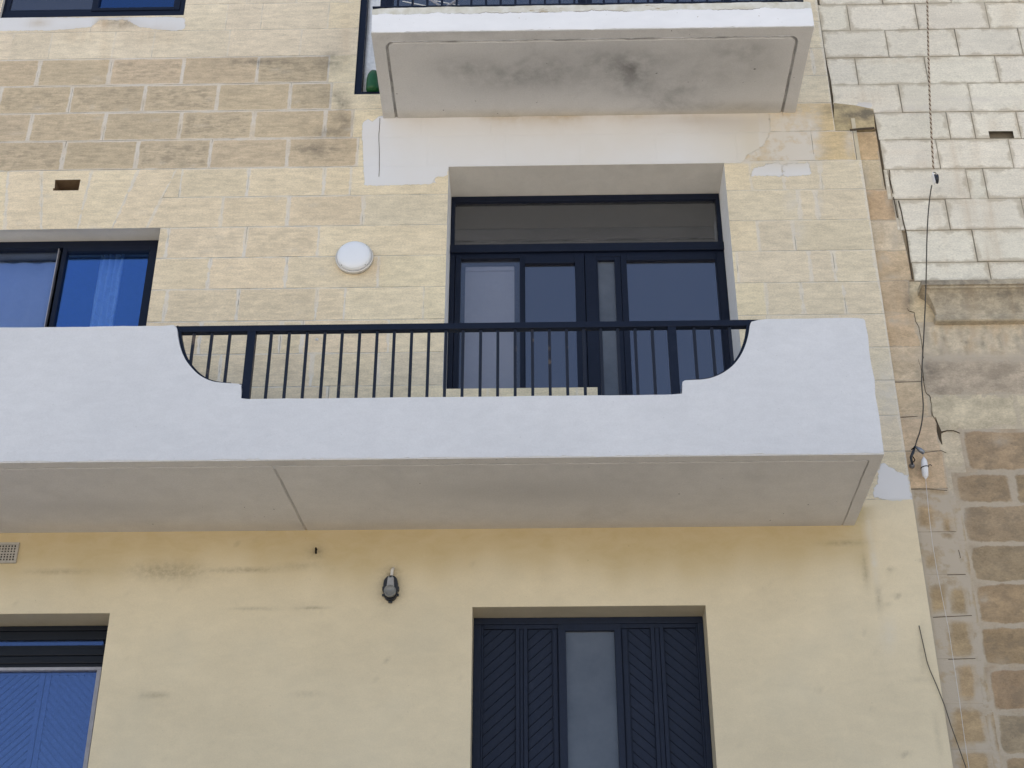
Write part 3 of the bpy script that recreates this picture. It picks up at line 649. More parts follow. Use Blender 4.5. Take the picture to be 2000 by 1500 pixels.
# --- middle left window ----------------------------------------------------
Y = .17
reveal('lintel', op_midl, Y, M['reveal'], 'tlrb')
x0,x1,z0,z1 = op_midl
m_ = MB(); zf = P(150,478,Y).z
m_.box(x0+.001, x1-.001, Y, Y+.06, P(150,483,Y).z, z1-.001, .003)
m_.box(P(302,540,Y).x, x1-.001, Y, Y+.06, z0+.001, P(150,483,Y).z, .003); m_.box(x0+.001, x0+.06, Y, Y+.06, z0+.001, zf, .003); m_.box(x0+.06, x1-.06, Y, Y+.06, z0+.001, z0+.06, .003)
win = m_.build('window', M['navy'], bld); tag(win, 'navy sliding window with blue glass above the left end of the balcony')
m_ = MB(); XA, XB = P(113,545,Y).x, P(301,545,Y).x
ya, yb = Y-.006, Y+.04
pl_, pr_ = P(121,545,Y-.006).x, P(283,545,Y-.006).x; zpt = P(200,491,Y).z
m_.box(XA, pl_, ya, yb, z0+.06, P(150,483,Y).z, .003); m_.box(pr_, XB, ya, yb, z0+.06, P(150,483,Y).z, .003); m_.box(pl_, pr_, ya, yb, zpt, P(150,483,Y).z, .003); m_.box(pl_, pr_, ya, yb, z0+.06, z0+.12, .003)
m_.build('sash', M['navy'], win)
pane('glass_pane', M['g_blue'], win, pl_-.003, pr_+.003, z0+.1, zpt+.003, Y+.02)
m_ = MB(); XC = P(104,545,Y+.02).x
m_.box(XC, XC+.005, Y+.012, Y+.05, z0+.06, P(150,483,Y).z); m_.build('sash_edge', M['lightframe'], win)
pane('glass_pane', M['g_lilac'], win, x0+.06, XC, z0+.06, P(150,483,Y).z, Y+.035)
room(op_midl, Y)
def curtain(xa, xb, za, zb_, y, label, amp=.025, waves=7, name='curtain', mat=None):
    m_ = MB(); n = waves*8; bm = m_.bm; cols_ = []
    for i in range(n+1):
        t = i/n; x = xa+(xb-xa)*t; yo = y+amp*math.sin(t*waves*math.tau+.5*math.sin(9*t))+amp*.4*math.sin(t*23)
        cols_.append([bm.verts.new((x+.02*math.sin(z_*3+i*.3)*.3, yo*1+.0*z_, zb_+(za-zb_)*z_/6)) for z_ in range(7)])
    for a, b in zip(cols_, cols_[1:]):
        for k in range(6): f = bm.faces.new((a[k], b[k], b[k+1], a[k+1])); f.smooth = True
    o = m_.build(name, mat or M['curtain'])
    so_ = o.modifiers.new('thickness', 'SOLIDIFY'); so_.thickness = .002
    return tag(o, label, 'curtain')
curtain(P(186,560,.25).x, P(232,560,.25).x, z0+.1, z1-.06, .27, 'narrow white curtain gathered behind the blue pane of the middle left window', waves=4)
curtain(x0+.05, P(100,545,.25).x, z0+.1, z1-.10, .30, 'broad pale net curtain behind the grey left pane of the middle left window', .012, 9, 'net_curtain', M['blind'])

# --- top left window -------------------------------------------------------
Y = .03
reveal('lintel', op_topl, Y, M['reveal'], 'tlrb')
x0,x1,z0,z1 = op_topl
m_ = MB(); fz = P(200,22,Y).z
m_.box(x0+.001, x1-.001, Y, Y+.06, z0+.001, fz, .003); m_.box(x0+.001, x1-.001, Y, Y+.06, z1-.06, z1-.001, .003)
m_.box(x0+.001, P(10,15,Y).x, Y, Y+.06, fz, z1-.06, .003); m_.box(P(352,10,Y).x, x1-.001, Y, Y+.06, fz, z1-.06, .003)
win = m_.build('window', M['navy'], bld); tag(win, 'navy sliding window with blue glass in the top left corner')
m_ = MB(); xm0, xm1 = P(181,8,Y).x, P(193,8,Y).x; xr_ = P(340,8,Y).x
m_.box(xm0, xm1, Y-.008, Y+.045, fz, z1-.06, .003); m_.box(xr_, P(352,10,Y).x, Y-.008, Y+.045, fz, z1-.06, .003); m_.box(xm1, xr_, Y-.008, Y+.045, fz, P(270,15.5,Y).z, .003)
m_.build('sash', M['navy'], win)
pane('glass_pane', M['g_blue'], win, xm1, xr_, P(270,15.5,Y).z, z1-.06, Y+.02)
pane('glass_pane', M['g_grey'], win, P(20,8,Y).x, xm0, P(100,18,Y).z, z1-.06, Y+.02)
m_ = MB(); m_.box(P(10,15,Y).x, P(20,8,Y).x, Y+.005, Y+.045, fz, z1-.06, .003); m_.box(P(20,8,Y).x, xm0, Y+.005, Y+.045, fz, P(100,18,Y).z, .003); m_.build('sash', M['navy'], win)
room(op_topl, Y)
curtain(x0+.1, xm0-.03, z0+.05, z1-.08, .22, 'pale net curtain behind the left pane of the top left window', .012, 9, 'net_curtain', M['blind'])

# --- lower left window -----------------------------------------------------
Y = .205
reveal('lintel', op_lowl, Y, M['yellow_reveal'], 'tlrb')
x0,x1,z0,z1 = op_lowl
def zz(cy, cx=600, Yq=Y): return P(cx*.2133, 1180+cy*.2133, Yq).z
m_ = MB()
xre = P(960*.2133, 1180+400*.2133, Y).x
m_.box(x0+.001, x1-.001, Y, Y+.08, zz(240), z1-.001, .004); m_.box(x0+.001, xre, Y+.012, Y+.08, zz(318), zz(240), .004)
m_.box(xre, x1-.001, Y+.002, Y+.08, z0, zz(240), .004)
m_.box(x0+.001, xre, Y+.008, Y+.08, zz(405), zz(372), .004); m_.box(x0+.001, xre, Y-.004, Y+.08, zz(470), zz(405), .006); m_.box(x0+.001, xre, Y+.004, Y+.08, zz(540), zz(470), .006); m_.box(x0+.001, xre, Y+.012, Y+.08, zz(574), zz(540), .004)
win = m_.build('window', M['black_wood'], bld); tag(win, 'dark framed window with bluish glass over a blue slatted shutter, at lower left')
pane('fanlight_pane', M['g_shut'], win, x0, P(935*.2133, 1180+340*.2133, Y).x, zz(372), zz(318), Y+.03)
m_ = MB(); wx1 = P(928*.2133,1180+590*.2133,Y).x; 
m_.box(x0+.001, wx1, Y+.004, Y+.05, zz(602,450), zz(574,450), .003); m_.box(wx1-.028, wx1, Y+.004, Y+.05, z0, zz(602,450), .003)
m_.build('storm_frame', M['lightframe'], win)
pane('glass_pane', M['g_shut'], win, x0, wx1-.028, z0, zz(602,450), Y+.03)
Ys = Y+.075
xm = P(425*.2133, 1180+640*.2133, Ys).x; zst = zz(650,450,Ys)
m_ = MB(); m_.box(xm-.035, xm-.003, Ys-.012, Ys+.03, z0, zst+.05, .004); m_.box(xm+.003, xm+.035, Ys-.008, Ys+.03, z0, zst+.05, .004); m_.box(x0, wx1, Ys-.002, Ys+.03, zst, zst+.05, .004)
m_.box(xm-.46, xm-.40, Ys-.010, Ys+.03, z0, zst+.05, .004)
sh2 = m_.build('shutter', M['blue_wood'], win)
herring('slat_panel', xm+.035, wx1, z0, zst, Ys, -1, M['blue_wood'], bld, .052, 45, .006); bpy.context.view_layer.update()
herring('slat_panel', xm-.40, xm-.035, z0, zst, Ys, 1, M['blue_wood'], bld, .052, 45, .006)
herring('slat_panel', xm-.9, xm-.46, z0, zst, Ys, -1, M['blue_wood'], bld, .052, 45, .006)
m_ = MB(); m_.box(x0-.3, x1+.2, Y+.2, Y+.25, z0-.1, z1+.1); m_.build('inner_wall', M['room'], bld)

# --- third floor door behind the upper balcony -----------------------------
Y = .06
reveal('lintel', op_top3, Y, M['reveal'], 'tlrb')
x0,x1,z0,z1 = op_top3
m_ = MB(); xa = P(713,95,Y).x
m_.box(x0+.001, xa, Y-.05, Y+.05, z0+.001, z1-.001, .003); m_.box(x1-.06, x1-.001, Y-.04, Y+.05, z0+.001, z1-.001, .003)
m_.box(xa, x1-.06, Y-.05, Y+.05, z0+.001, z0+.035, .003); m_.box(xa, x1-.06, Y-.04, Y+.05, z1-.06, z1-.001, .003)
for xx in (xa+.14, .35, .95, 1.5): m_.box(xx, xx+.06, Y-.03, Y+.045, z0+.035, z1-.06, .003)
d3 = m_.build('balcony_door', M['navy'], bld); tag(d3, 'tall navy glazed door showing beside and above the upper balcony')
xs_ = [xa, xa+.14, xa+.20, .35, .41, .95, 1.01, 1.5, 1.56, x1-.06]
for a, b in list(zip(xs_[::2], xs_[1::2]))[1:]: pane('glass_pane', M['g_clear'] if a == xa else M['g_trans'], d3, a, b, z0+.035, z1-.06, Y+.01)
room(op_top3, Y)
cbx = P(717,80,.1).x
o = curtain(xa-.03, xa+.22, z0+.04, z1-.1, .085, 'white curtain hanging in the tall navy door left of the upper balcony', .008, 3)
m_ = MB(); gc = P(735,160,.12)
gx = P(729,160,.01).x
m_.lathe((gx, .012, z0+.036), [(.001,0),(.045,.0),(.052,.02),(.052,.12),(.046,.16),(.032,.19),(.012,.20)], 'z', 32)
tag(m_.build('green_bottle', M['green']), 'dark green plastic bottle on the sill left of the upper balcony', 'bottle')

# ------------------------------------------------ lower balcony
YF = -.978
zs0 = P(1000,892,YF).z                      # soffit level
xR_top = P(1690,624,YF).x; xRb = P(1727,887,YF).x; XB1 = (xR_top+xRb)/2
XB0 = -8.
ztopp = (P(340,633,YF).z+P(1600,625,YF).z)/2
def f2(p): q_ = P(p[0],p[1],YF); return (q_.x, q_.z)
cut = P(900,775,YF).z
def cv(pts): return [f2(p) for p in pts]
leftc = [(340,634),(345,640),(347,655),(352,678),(361,700),(374,718),(390,733),(410,743),(430,747),(466,749.5),(470,752),(471,760)]
rightc = [(1333,758),(1333,746),(1337,743),(1352,742),(1372,741),(1392,737),(1414,727),(1434,711),(1449,690),(1458,668),(1463,648),(1465,634),(1469,627)]
def smooth(pts, n=4):
    out = []
    for i in range(len(pts)-1):
        p0 = pts[max(i-1,0)]; p1 = pts[i]; p2 = pts[i+1]; p3 = pts[min(i+2,len(pts)-1)]
        for k in range(n):
            t = k/n; out.append(tuple(.5*((2*p1[j])+(-p0[j]+p2[j])*t+(2*p0[j]-5*p1[j]+4*p2[j]-p3[j])*t*t+(-p0[j]+3*p1[j]-3*p2[j]+p3[j])*t**3) for j in (0,1)))
    out.append(pts[-1]); return out
LC = smooth(cv(leftc)); RC = smooth(cv(rightc))
LC[0] = (LC[0][0], ztopp)
def wob(x, a, s): return a*(math.sin(x*7.3*s+1)+.6*math.sin(x*17.1*s+2)+.5*math.sin(x*41*s)+.4*math.sin(x*83*s+.5))
top_l = [(XB0, ztopp)]+[(x, ztopp+wob(x,.0012,1)) for x in np.arange(-4.5, LC[0][0]-.03, .05)]
cx0, cx1 = LC[-1][0], RC[0][0]
bot_c = [(cx0, cut)]+[(x, cut+wob(x,.0008,1)) for x in np.arange(cx0+.04, cx1-.03, .06)]+[(cx1, cut)]
top_r = [(x, ztopp+wob(x,.0012,1)) for x in np.arange(RC[-1][0]+.04, XB1-.03, .05)]+[(XB1-.012, ztopp-.001),(XB1, ztopp-.014)]
side = [(XB1+.003*math.sin(z_*23)+wob(z_,.0012,2), z_) for z_ in np.arange(ztopp-.08, zs0+.03, -.05)]
bottom = [(XB1, zs0)]+[(x, zs0+wob(x,.0022,1.4)+random.uniform(-.002,.002)) for x in np.arange(XB1-.03, -4.6, -.025)]+[(XB0, zs0)]
outline = top_l+LC+bot_c+RC+top_r+side+bottom
m_ = MB(); m_.prism(outline[::-1], YF, YF+.12, .006)
balc = m_.build('balcony', M['white'], bld); tag(balc, 'long white painted balcony with a scooped parapet across the middle')
# end wall of the balcony and the floor
m_ = MB(); m_.box(XB1-.11, XB1-.004, YF+.12, -.002, zs0+.012, ztopp-.003, .008); m_.build('end_wall', M['white'], balc)
m_ = MB(); m_.box(XB0, XB1-.113, YF+.12, -.002, zs0+.10, zs0+.16); m_.build('floor_slab', M['white'], balc)
# soffit with its drip grooves
def soffit(name, x0, x1, y0, z, joints, mat, parent, stains, inset=.05, groove=.010, gdepth=.012, rad=.05, left=True, right=True, gr=.75):
    """underside sheet: a fine grid pressed up into a drip groove that follows a round-cornered path"""
    xa = x0+inset if left else x0-5; xb = x1-inset if right else x1+5; yf = y0+inset
    xg = set(np.round(np.arange(x0, x1, .045), 4)); yg = set(np.round(np.arange(y0, -.001, .045), 4)); xg |= {x0, x1}; yg |= {y0, -.001}
    f_ = groove/4
    for c in ([xa] if left else [])+([xb] if right else [])+[j[0] for j in joints]+[j[1] for j in joints]+[(j[0]+j[1])/2 for j in joints]: xg |= set(np.round(np.arange(c-groove*1.6, c+groove*1.6, f_), 5))
    for j in joints: xg |= set(np.round(np.arange(min(j)-.02, max(j)+.02, f_*1.3), 5))
    if left: xg |= set(np.round(np.arange(xa, xa+rad, f_*1.6), 5))
    if right: xg |= set(np.round(np.arange(xb-rad, xb, f_*1.6), 5))
    yg |= set(np.round(np.arange(yf-groove*1.6, yf+rad, f_*1.2), 5))
    X, Y_ = np.meshgrid(sorted(q for q in xg if x0 <= q <= x1), sorted(q for q in yg if y0 <= q <= 0))
    wx = .0012*np.sin(Y_*19+X)+.0006*np.sin(Y_*47); wy = .0018*np.sin(X*13+1)+.001*np.sin(X*37)
    px_, py_ = X+wx, Y_+wy
    # distance to the rounded U
    cx = (xa+xb)/2; hx = (xb-xa)/2; qx = np.abs(px_-cx)-hx+rad; qy = (yf-py_)+rad
    sdv = np.minimum(np.maximum(qx, qy), 0)+np.hypot(np.maximum(qx, 0), np.maximum(qy, 0))-rad
    d = np.abs(sdv)
    for j in joints: d = np.minimum(d, np.where(py_ > yf, np.abs(px_-(j[0]+(j[1]-j[0])*(py_-y0)/(0-y0)))*(groove/(groove+.006)), 9))
    t = np.clip(1-d/(groove/2*1.15), 0, 1); Z = z+gdepth*np.clip(t*2.2, 0, 1)**1.2
    nv = X.size; idx = np.arange(nv).reshape(X.shape); v = np.stack([X, Y_, Z], -1).reshape(-1,3)
    f = np.stack([idx[:-1,:-1], idx[1:,:-1], idx[1:,1:], idx[:-1,1:]], -1).reshape(-1,4).tolist(); v = v.tolist()
    def lip(a, b): i0 = len(v); v.extend([(*a, z),(*b, z),(*b, z+.014),(*a, z+.014)]); f.append((i0,i0+1,i0+2,i0+3))
    lip((x0,y0),(x1,y0)); lip((x0,-.001),(x0,y0)); lip((x1,y0),(x1,-.001))
    me = bpy.data.meshes.new(name); me.from_pydata(v, [], f); va = np.array(v)
    sa = stains(va); sa[:nv,1] = np.maximum(sa[:nv,1], (t.ravel() > .12)*gr)       # the groove is coloured darker than the sheet
    at = me.attributes.new('stain', 'FLOAT_COLOR', 'POINT'); at.data.foreach_set('color', sa.astype(np.float32).ravel())
    me.materials.append(mat); return link(name, me, parent)
def st_low(v):
    px, py = PXnp(v[:,0], v[:,1], v[:,2]); s = np.zeros((len(v),4))
    s[:,1] = .25*blob(px,py,1000,960,200,20)+.3*blob(px,py,560,905,40,6)+.2*blob(px,py,200,990,200,14); s[:,2] = .35*blob(px,py,900,1030,900,9)
    return s
jx = P(565,965,-.5).x; jx = (P(533,900,YF+.06).x+P(597,1030,0).x)/2
soffit('soffit', XB0, XB1, YF+.003, zs0-.007, [(P(533,900,YF+.06).x-.004, P(598,1031,0).x)], M['soffit'], balc, st_low, groove=.010, gdepth=.006, inset=.075, rad=.02, left=False, gr=.5)

# ------------------------------------------------ railing of the lower balcony
YRf = YF+.03
zr1 = P(900,630.5,YRf).z; zr0 = P(900,642,YRf).z
zr1 = max(zr1, ztopp+.006)
m_ = MB(); m_.box(P(342,633,YRf).x, P(1548,624,YRf).x, YRf, YRf+.045, zr0, zr1, .003)
rail = m_.build('railing', M['navy'], bld); tag(rail, 'navy steel railing with thin upright bars set in the scooped balcony parapet')
tops = [379,414,449,530,565,600,634.5,668.5,702.5,736.5,770,804,837.6,871,904.5,938.8,972.4,1006,1039.6,1073,1106.4,1140,1173.6,1206.5,1240.5,1274,1356,1391,1426]
YB = YRf+.012
def cutz(x):
    """height of the parapet's edge at x"""
    if x < cx0:
        pts = LC
    elif x > cx1: pts = RC
    else: return cut
    for (a,za),(b,zb_) in zip(pts, pts[1:]):
        if min(a,b) <= x <= max(a,b) and abs(b-a) > 1e-6: return za+(zb_-za)*(x-a)/(b-a)
    return cut
for t in tops:
    X = P(t, 650, YB).x
    m_ = MB(); m_.box(X-.009, X+.009, YB, YB+.018, cutz(X)-.03, zr0-.0005, .002); m_.build('baluster', M['navy_bar'], rail)
for t, wd in ((488,.026),(1315,.026)):
    X = P(t, 690, YB).x
    m_ = MB(); m_.box(X-wd, X+wd, YRf, YRf+.045, cut-.03, zr0-.0005, .003); m_.build('post', M['navy'], rail)
m_ = MB(); X = P(475,760,YB).x; m_.box(P(466,752,YRf).x, P(480,752,YRf).x, YRf+.008, YRf+.034, cut+.01, P(475,750,YB).z, .003); m_.build('fixing_plate', M['navy'], rail)
def hoop(pts, sgn):
    m_ = MB(); bm = m_.bm; rows = []
    for i, p in enumerate(pts):
        a = pts[max(i-1,0)]; b = pts[min(i+1,len(pts)-1)]; d = Vector((b[0]-a[0], b[1]-a[1])).normalized(); nn = Vector((-d.y, d.x))*sgn
        rows.append([bm.verts.new((p[0]+nn.x*o_, y_, p[1]+nn.y*o_)) for o_, y_ in ((.0015,YRf-.004),(.019,YRf-.004),(.019,YRf+.042),(.0015,YRf+.042))])
    for a, b in zip(rows, rows[1:]):
        for k in range(4): bm.faces.new((a[k], b[k], b[(k+1)%4], a[(k+1)%4]))
    bm.faces.new(rows[0]); bm.faces.new(rows[-1][::-1])
    return m_.build('curved_bar', M['navy'], rail)
hoop([p for p in LC if p[0] < f2((452,748))[0]][1:], 1)
hoop([p for p in RC if p[0] > f2((1345,742))[0] and p[1] < ztopp-.02], 1)

# ------------------------------------------------ upper balcony
YU = -.91
zu0 = P(1150,56.5,YU).z; zu1 = P(1150,9.5,YU).z; xu0 = P(725,40,YU).x; xu1 = P(1588,30,YU).x
n = NT('flaking_fascia_paint'); p = n.obj(); sep = n.n('SeparateXYZ'); n.t.links.new(n.obj(), sep.inputs[0])
line = n.math('ADD', zu1-.062, n.math('MULTIPLY', n.math('SUBTRACT', n.noise(n.obj((1,0,0)), 3.5, 7, .7), .5), .11))
dz = n.math('SUBTRACT', sep.outputs[2], line)
old = n.sstep(dz, -.001, .002)
mid = n.noise(p, 12, 6, .65); oc = n.mix(n.lstep(mid, .3, .7), (.56,.53,.43), (.74,.73,.68))
oc = n.mix(n.sstep(n.noise(n.obj((1,1,4)), 6, 5, .7), .6, .7), oc, (.42,.35,.24))
wc = n.mix(n.lstep(n.noise(n.obj((1,1,2)), 5, 5), .3, .7), (.80,.80,.805), (.85,.85,.855))
col = n.mix(old, wc, oc)
crk = n.math('MULTIPLY', n.sstep(n.math('ABSOLUTE', dz), .0006, .0035, 1, 0), n.sstep(n.noise(p, 5, 4, .6), .45, .56))
col = n.mix(crk, col, (.16,.10,.06))
col = n.mix(n.sstep(n.noise(p, 50, 2, .5), .745, .79), col, (.35,.30,.23))
M['fascia'] = n.bsdf(col, .85, .25, n.math('ADD', n.math('MULTIPLY', old, -.6), n.math('ADD', n.math('MULTIPLY', mid, .3), n.math('MULTIPLY', crk, -.8))), .6, .006)
topu = [(x, zu1+wob(x,.0018,1.2)) for x in np.arange(xu1-.03, xu0+.01, -.03)]
botu = [(x, zu0+wob(x,.0020,1.3)+random.uniform(-.001,.001)) for x in np.arange(xu0+.03, xu1-.01, .025)]
m_ = MB(); m_.prism([(xu0+.006,zu0)]+botu+[(xu1,zu0),(xu1-.002,(zu0+zu1)/2),(xu1-.004,zu1-.004)]+topu+[(xu0,zu1-.006),(xu0+.004,(zu0+zu1)/2)], YU, YU+.10, .006)
bal2 = m_.build('balcony', M['fascia'], bld); tag(bal2, 'narrow white balcony slab at the top with flaking paint along its upper edge')
m_ = MB(); m_.box(xu0+.007, xu1-.006, YU+.10, -.002, zu0+.02, zu1-.01); m_.build('floor_slab', M['fascia'], bal2)
def st_up(v):
    px, py = PXnp(v[:,0], v[:,1], v[:,2]); s = np.zeros((len(v),4))
    s[:,1] = .42*blob(px,py,1235,150,50,24,25)+.35*blob(px,py,1215,175,36,16)+.38*blob(px,py,1010,150,120,30,-6)+.3*blob(px,py,1240,110,110,20)+.25*blob(px,py,1380,150,60,30)+.30*blob(px,py,1150,135,300,48)+.25*blob(px,py,1480,120,60,50)+.4*blob(px,py,1440,95,60,18)+.5*blob(px,py,1450,210,90,9)+.35*blob(px,py,900,130,60,20)+.3*blob(px,py,1330,180,60,20)+.4*blob(px,py,1240,130,20,14)
    s[:,2] = .6*blob(px,py,1150,226,500,9)+.3*blob(px,py,1450,215,80,14)
    return s
soffit('soffit', xu0+.004, xu1-.004, YU+.003, zu0-.006, [], M['soffit2'], bal2, st_up, inset=.098, groove=.020, gdepth=.014, rad=.06)
# rounded corners of the drip groove
# railing of the upper balcony
YT = YU+.035
m_ = MB(); zb0 = P(1000,10.5,YT).z; xr0_, xr1_ = P(728,5,YT).x, P(1570,5,YT).x
zb0 = max(zb0, zu1+.004)
m_.box(xr0_, xr1_, YT, YT+.03, zb0, zb0+.012, .002); m_.box(xr0_, xr1_, YT-.01, YT+.04, zb0+.95, zb0+1.0, .004)
rail2 = m_.build('railing', M['navy'], bld); tag(rail2, 'navy railing standing on the narrow upper balcony slab')
xb_ = 863.; cnt = 0
X = P(863,5,YT).x; dX = P(891.7,5,YT).x-X
x = X-4*dX
while x < xr1_-.02:
    big = abs(((PXm(x,YT,zb0)[0])-1152)) < 12 or cnt == 0
    m_ = MB(); hw = .02 if big else .008
    m_.box(x-hw, x+hw, YT+.004, YT+.026, zb0+.012, zb0+.95, .002); m_.build('post' if big else 'baluster', M['navy'], rail2)
    x += dX; cnt += 1
# the balcony of the floor above, mirrored in the glass below it
m_ = MB(); m_.box(xu0, xu1, YU, -.002, zu0+3.35, zu0+3.52, .01); b3 = m_.build('balcony', M['soffit2'], bld)
# drying rack seen through the bars
rk = empty('drying_rack', (-.55,-.45,zu1), 'folding clothes drying rack of white wire standing on the upper balcony', 'drying rack')
def q3(px,py,Y_): return P(px,py,Y_)
m_ = MB()
for k in range(5):
    y_ = -.62+.09*k; m_.tube([(-.98,y_,zu1+.42+.02*k),(-.05,y_,zu1+.16+.015*k)], .004, 6)
m_.build('wire_shelf', M['bottle'], rk)
for y_ in (-.64,-.22):
    m_ = MB(); m_.tube([(-.95,y_,zu1+.01),(-.35,y_,zu1+.52)], .009, 8); m_.tube([(-.35,y_+.019,zu1+.01),(-.95,y_+.019,zu1+.52)], .009, 8); m_.build('leg_frame', M['lightframe'], rk)

# ------------------------------------------------ small marks: dark ribbons for the shade in cracks, and the vent hole
M['crack_shade_ribbon'] = simple('crack_shade', (.085,.065,.045), .95, .05)
def crack_shade_ribbon(name, pts, widths, Y_, parent, mat=None, label=None):
    """a thin dark ribbon for the shade in a gap, 1.5 mm proud"""
    m_ = MB(); bm = m_.bm; A=[]; Bv=[]
    for i,(a,b) in enumerate(pts):
        p_ = P(a,b,Y_); w_ = widths[i] if isinstance(widths,(list,tuple)) else widths
        a2 = pts[max(i-1,0)]; b2 = pts[min(i+1,len(pts)-1)]; pa, pb = P(*a2,Y_), P(*b2,Y_); d = Vector((pb.x-pa.x, pb.z-pa.z)).normalized()
        A.append(bm.verts.new((p_.x-d.y*w_/2, Y_-.0015, p_.z+d.x*w_/2))); Bv.append(bm.verts.new((p_.x+d.y*w_/2, Y_-.0015, p_.z-d.x*w_/2)))
    for i in range(len(A)-1): bm.faces.new((A[i],Bv[i],Bv[i+1],A[i+1]))
    r_ = bmesh.ops.extrude_face_region(bm, geom=bm.faces[:]); 
    for g_ in r_['geom']:
        if isinstance(g_, bmesh.types.BMVert): g_.co.y += .004
    return m_.build(name, mat or M['crack_shade_ribbon'], parent)
def jag(pts, n=4, a=1.2):
    out = []
    for (x0_,y0_),(x1_,y1_) in zip(pts, pts[1:]):
        for k in range(n): t = k/n; out.append((x0_+(x1_-x0_)*t+random.uniform(-a,a)*(k>0), y0_+(y1_-y0_)*t))
    out.append(pts[-1]); return out
crack_shade_ribbon('crack_shade_ribbon', jag([(742,231),(740,262),(741,300),(740,345)],3,.8), .0035, -.001, bld)
x0,x1,z0,z1 = hole_v
m_ = MB(); m_.box(x0-.03, x1+.03, .14, .16, z0-.03, z1+.03); m_.box(x0-.03, x0, .002, .14, z0-.03, z1+.03); m_.box(x1, x1+.03, .002, .14, z0-.03, z1+.03); m_.box(x0, x1, .002, .14, z1, z1+.03); m_.box(x0, x1, .002, .14, z0-.03, z0)
m_.build('vent_hole', simple('dusty_brown_stone', (.20,.135,.08), .95, .1), bld)

# ================================================================== the neighbouring stone building
nb = empty('stone_building', (XR+.3, 0, 0), 'neighbouring building of sawn white blocks over a weathered cornice and old brown stone', 'building')
YN = .03
N = Tiles(.03)
def strip_x(py):   # the edge where the apartment building's paint stops
    return XR
# old toothed strip beside the party line: (ytop, ybottom, right px top, right px bottom, tint, orange)
strip = [(203,257,1705,1711,C(170,155,122,K),.1,.8),(257,312,1711,1719,C(186,160,126,K),.6,.2),(312,370,1719,1729,C(188,172,144,K),.5,.0),(370,430,1745,1754,C(180,155,124,K),.6,.3),
         (430,490,1756,1770,C(188,174,150,K),.4,0),(490,548,1771,1781,C(186,165,136,K),.6,0),(548,612,1776,1777,C(184,164,136,K),.6,0),(612,677,1786,1798,C(188,166,136,K),.5,0),
         (677,745,1800,1803,C(192,175,148,K),.35,0),(745,814,1806,1820,C(190,171,144,K),.4,0),(814,882,1826,1838,C(190,169,142,K),.35,.05),(882,955,1842,1852,C(188,165,136,K),.4,.1),
         (955,1040,1852,1868,C(158,138,108,K),.1,.1),(1040,1123,1868,1886,C(150,132,106,K),0,.1),(1123,1205,1886,1897,C(158,138,108,K),0,.1),(1205,1288,1897,1907,C(158,138,108,K),0,0),(1288,1376,1907,1920,C(158,138,108,K),0,0),(1376,1465,1920,1936,C(158,138,108,K),0,0),(1465,1560,1936,1950,C(158,138,108,K),0,0)]
for i,(ya,yb_,pt,pb,tn,org,dk) in enumerate(strip):
    za, zb_ = zc(1750,ya,YN), zc(1750,yb_,YN)
    if i == 0:
        c_ = [(P(q_[0],q_[1],YN-.014).x, P(q_[0],q_[1],YN-.014).z) for q_ in ((1628,255),(1672,254),(1672,206),(1629,201),(1709,252),(1706,213),(1690,211))]
        kw = dict(wv=.0006, wh=.0006, dirt=.7, jd=0, pale=0)
        N.quad(c_[0],c_[1],c_[2],c_[3], YN-.014, jit(tn,.03), depth=.1, **kw); N.quad(c_[1],c_[4],c_[5],c_[2], YN-.014, jit(tn,.03), depth=.1, **kw); continue
    elif i == 1: xa0 = xa1 = P(1668,285,YN).x
    else: xa0 = xa1 = XR-.004
    XT, XBm = P(pt,ya,YN).x, P(pb,yb_,YN).x
    N.quad((xa0,zb_),(XBm,zb_),(XT,za),(xa1,za), YN if i else -.035, jit(tn,.03), wv=.010 if i < 12 else .03, wh=.006 if i < 12 else .012, dirt=.35 if i < 12 else .1, jd=.8 if i in (8,9,10,11,12) else .35, pale=.7, depth=.25 if i == 0 else 0)
BR = [(1818,1145,1848,1196),(1858,1148,1890,1198),(1856,1214,1900,1281),(1872,1300,1906,1366),(1862,1386,1930,1452),(1808,1085,1832,1108),(1792,985,1822,1030),(1842,1010,1866,1050),(1875,1470,1940,1520)]
# orange stones of the strip
# old courses of brown stone under the cornice
N.quad((XR-.004,zc(1850,629,YN)),(P(1790,628,YN).x+.3,zc(1850,629,YN)),(P(1790,545,YN).x+.3,zc(1850,549,YN)),(P(1776,548,YN).x-.05,zc(1850,549,YN)), YN+.003, C(188,172,142,K), wv=.004, wh=.004, dirt=.3, jd=0, pale=.2, mat=1)
rowsB = [(628,697,[],C(186,173,150,K),.15,.006,.3),(697,770,[],C(168,154,134,K),.5,.02,.8),(770,838,[1985],C(188,175,150,K),.3,.02,.7),(838,922,[1880],C(150,130,104,K*1.1),.8,.026,1.),(922,985,[1862,1980],C(140,122,97,K*1.1),.8,.026,1.),
         (985,1062,[1882],C(142,125,101,K*1.1),.7,.022,1.),(1062,1138,[1894],C(144,127,103,K*1.1),.6,.022,1.),(1138,1222,[1906],C(146,126,99,K*1.1),.6,.022,1.),(1222,1303,[1914],C(143,123,96,K*1.1),.7,.022,1.),(1303,1391,[1931],C(146,125,100,K*1.1),.7,.022,1.),
         (1391,1476,[1947],C(140,126,104,K*1.1),.8,.022,1.),(1476,1560,[1962],C(146,126,100,K*1.1),.7,.022,1.)]
def strip_right(py, Yq=YN):
    for (ya,yb_,pt,pb,*_) in strip:
        if ya <= py <= yb_: return pt+(pb-pt)*(py-ya)/(yb_-ya)
    return 1950
zlast = None
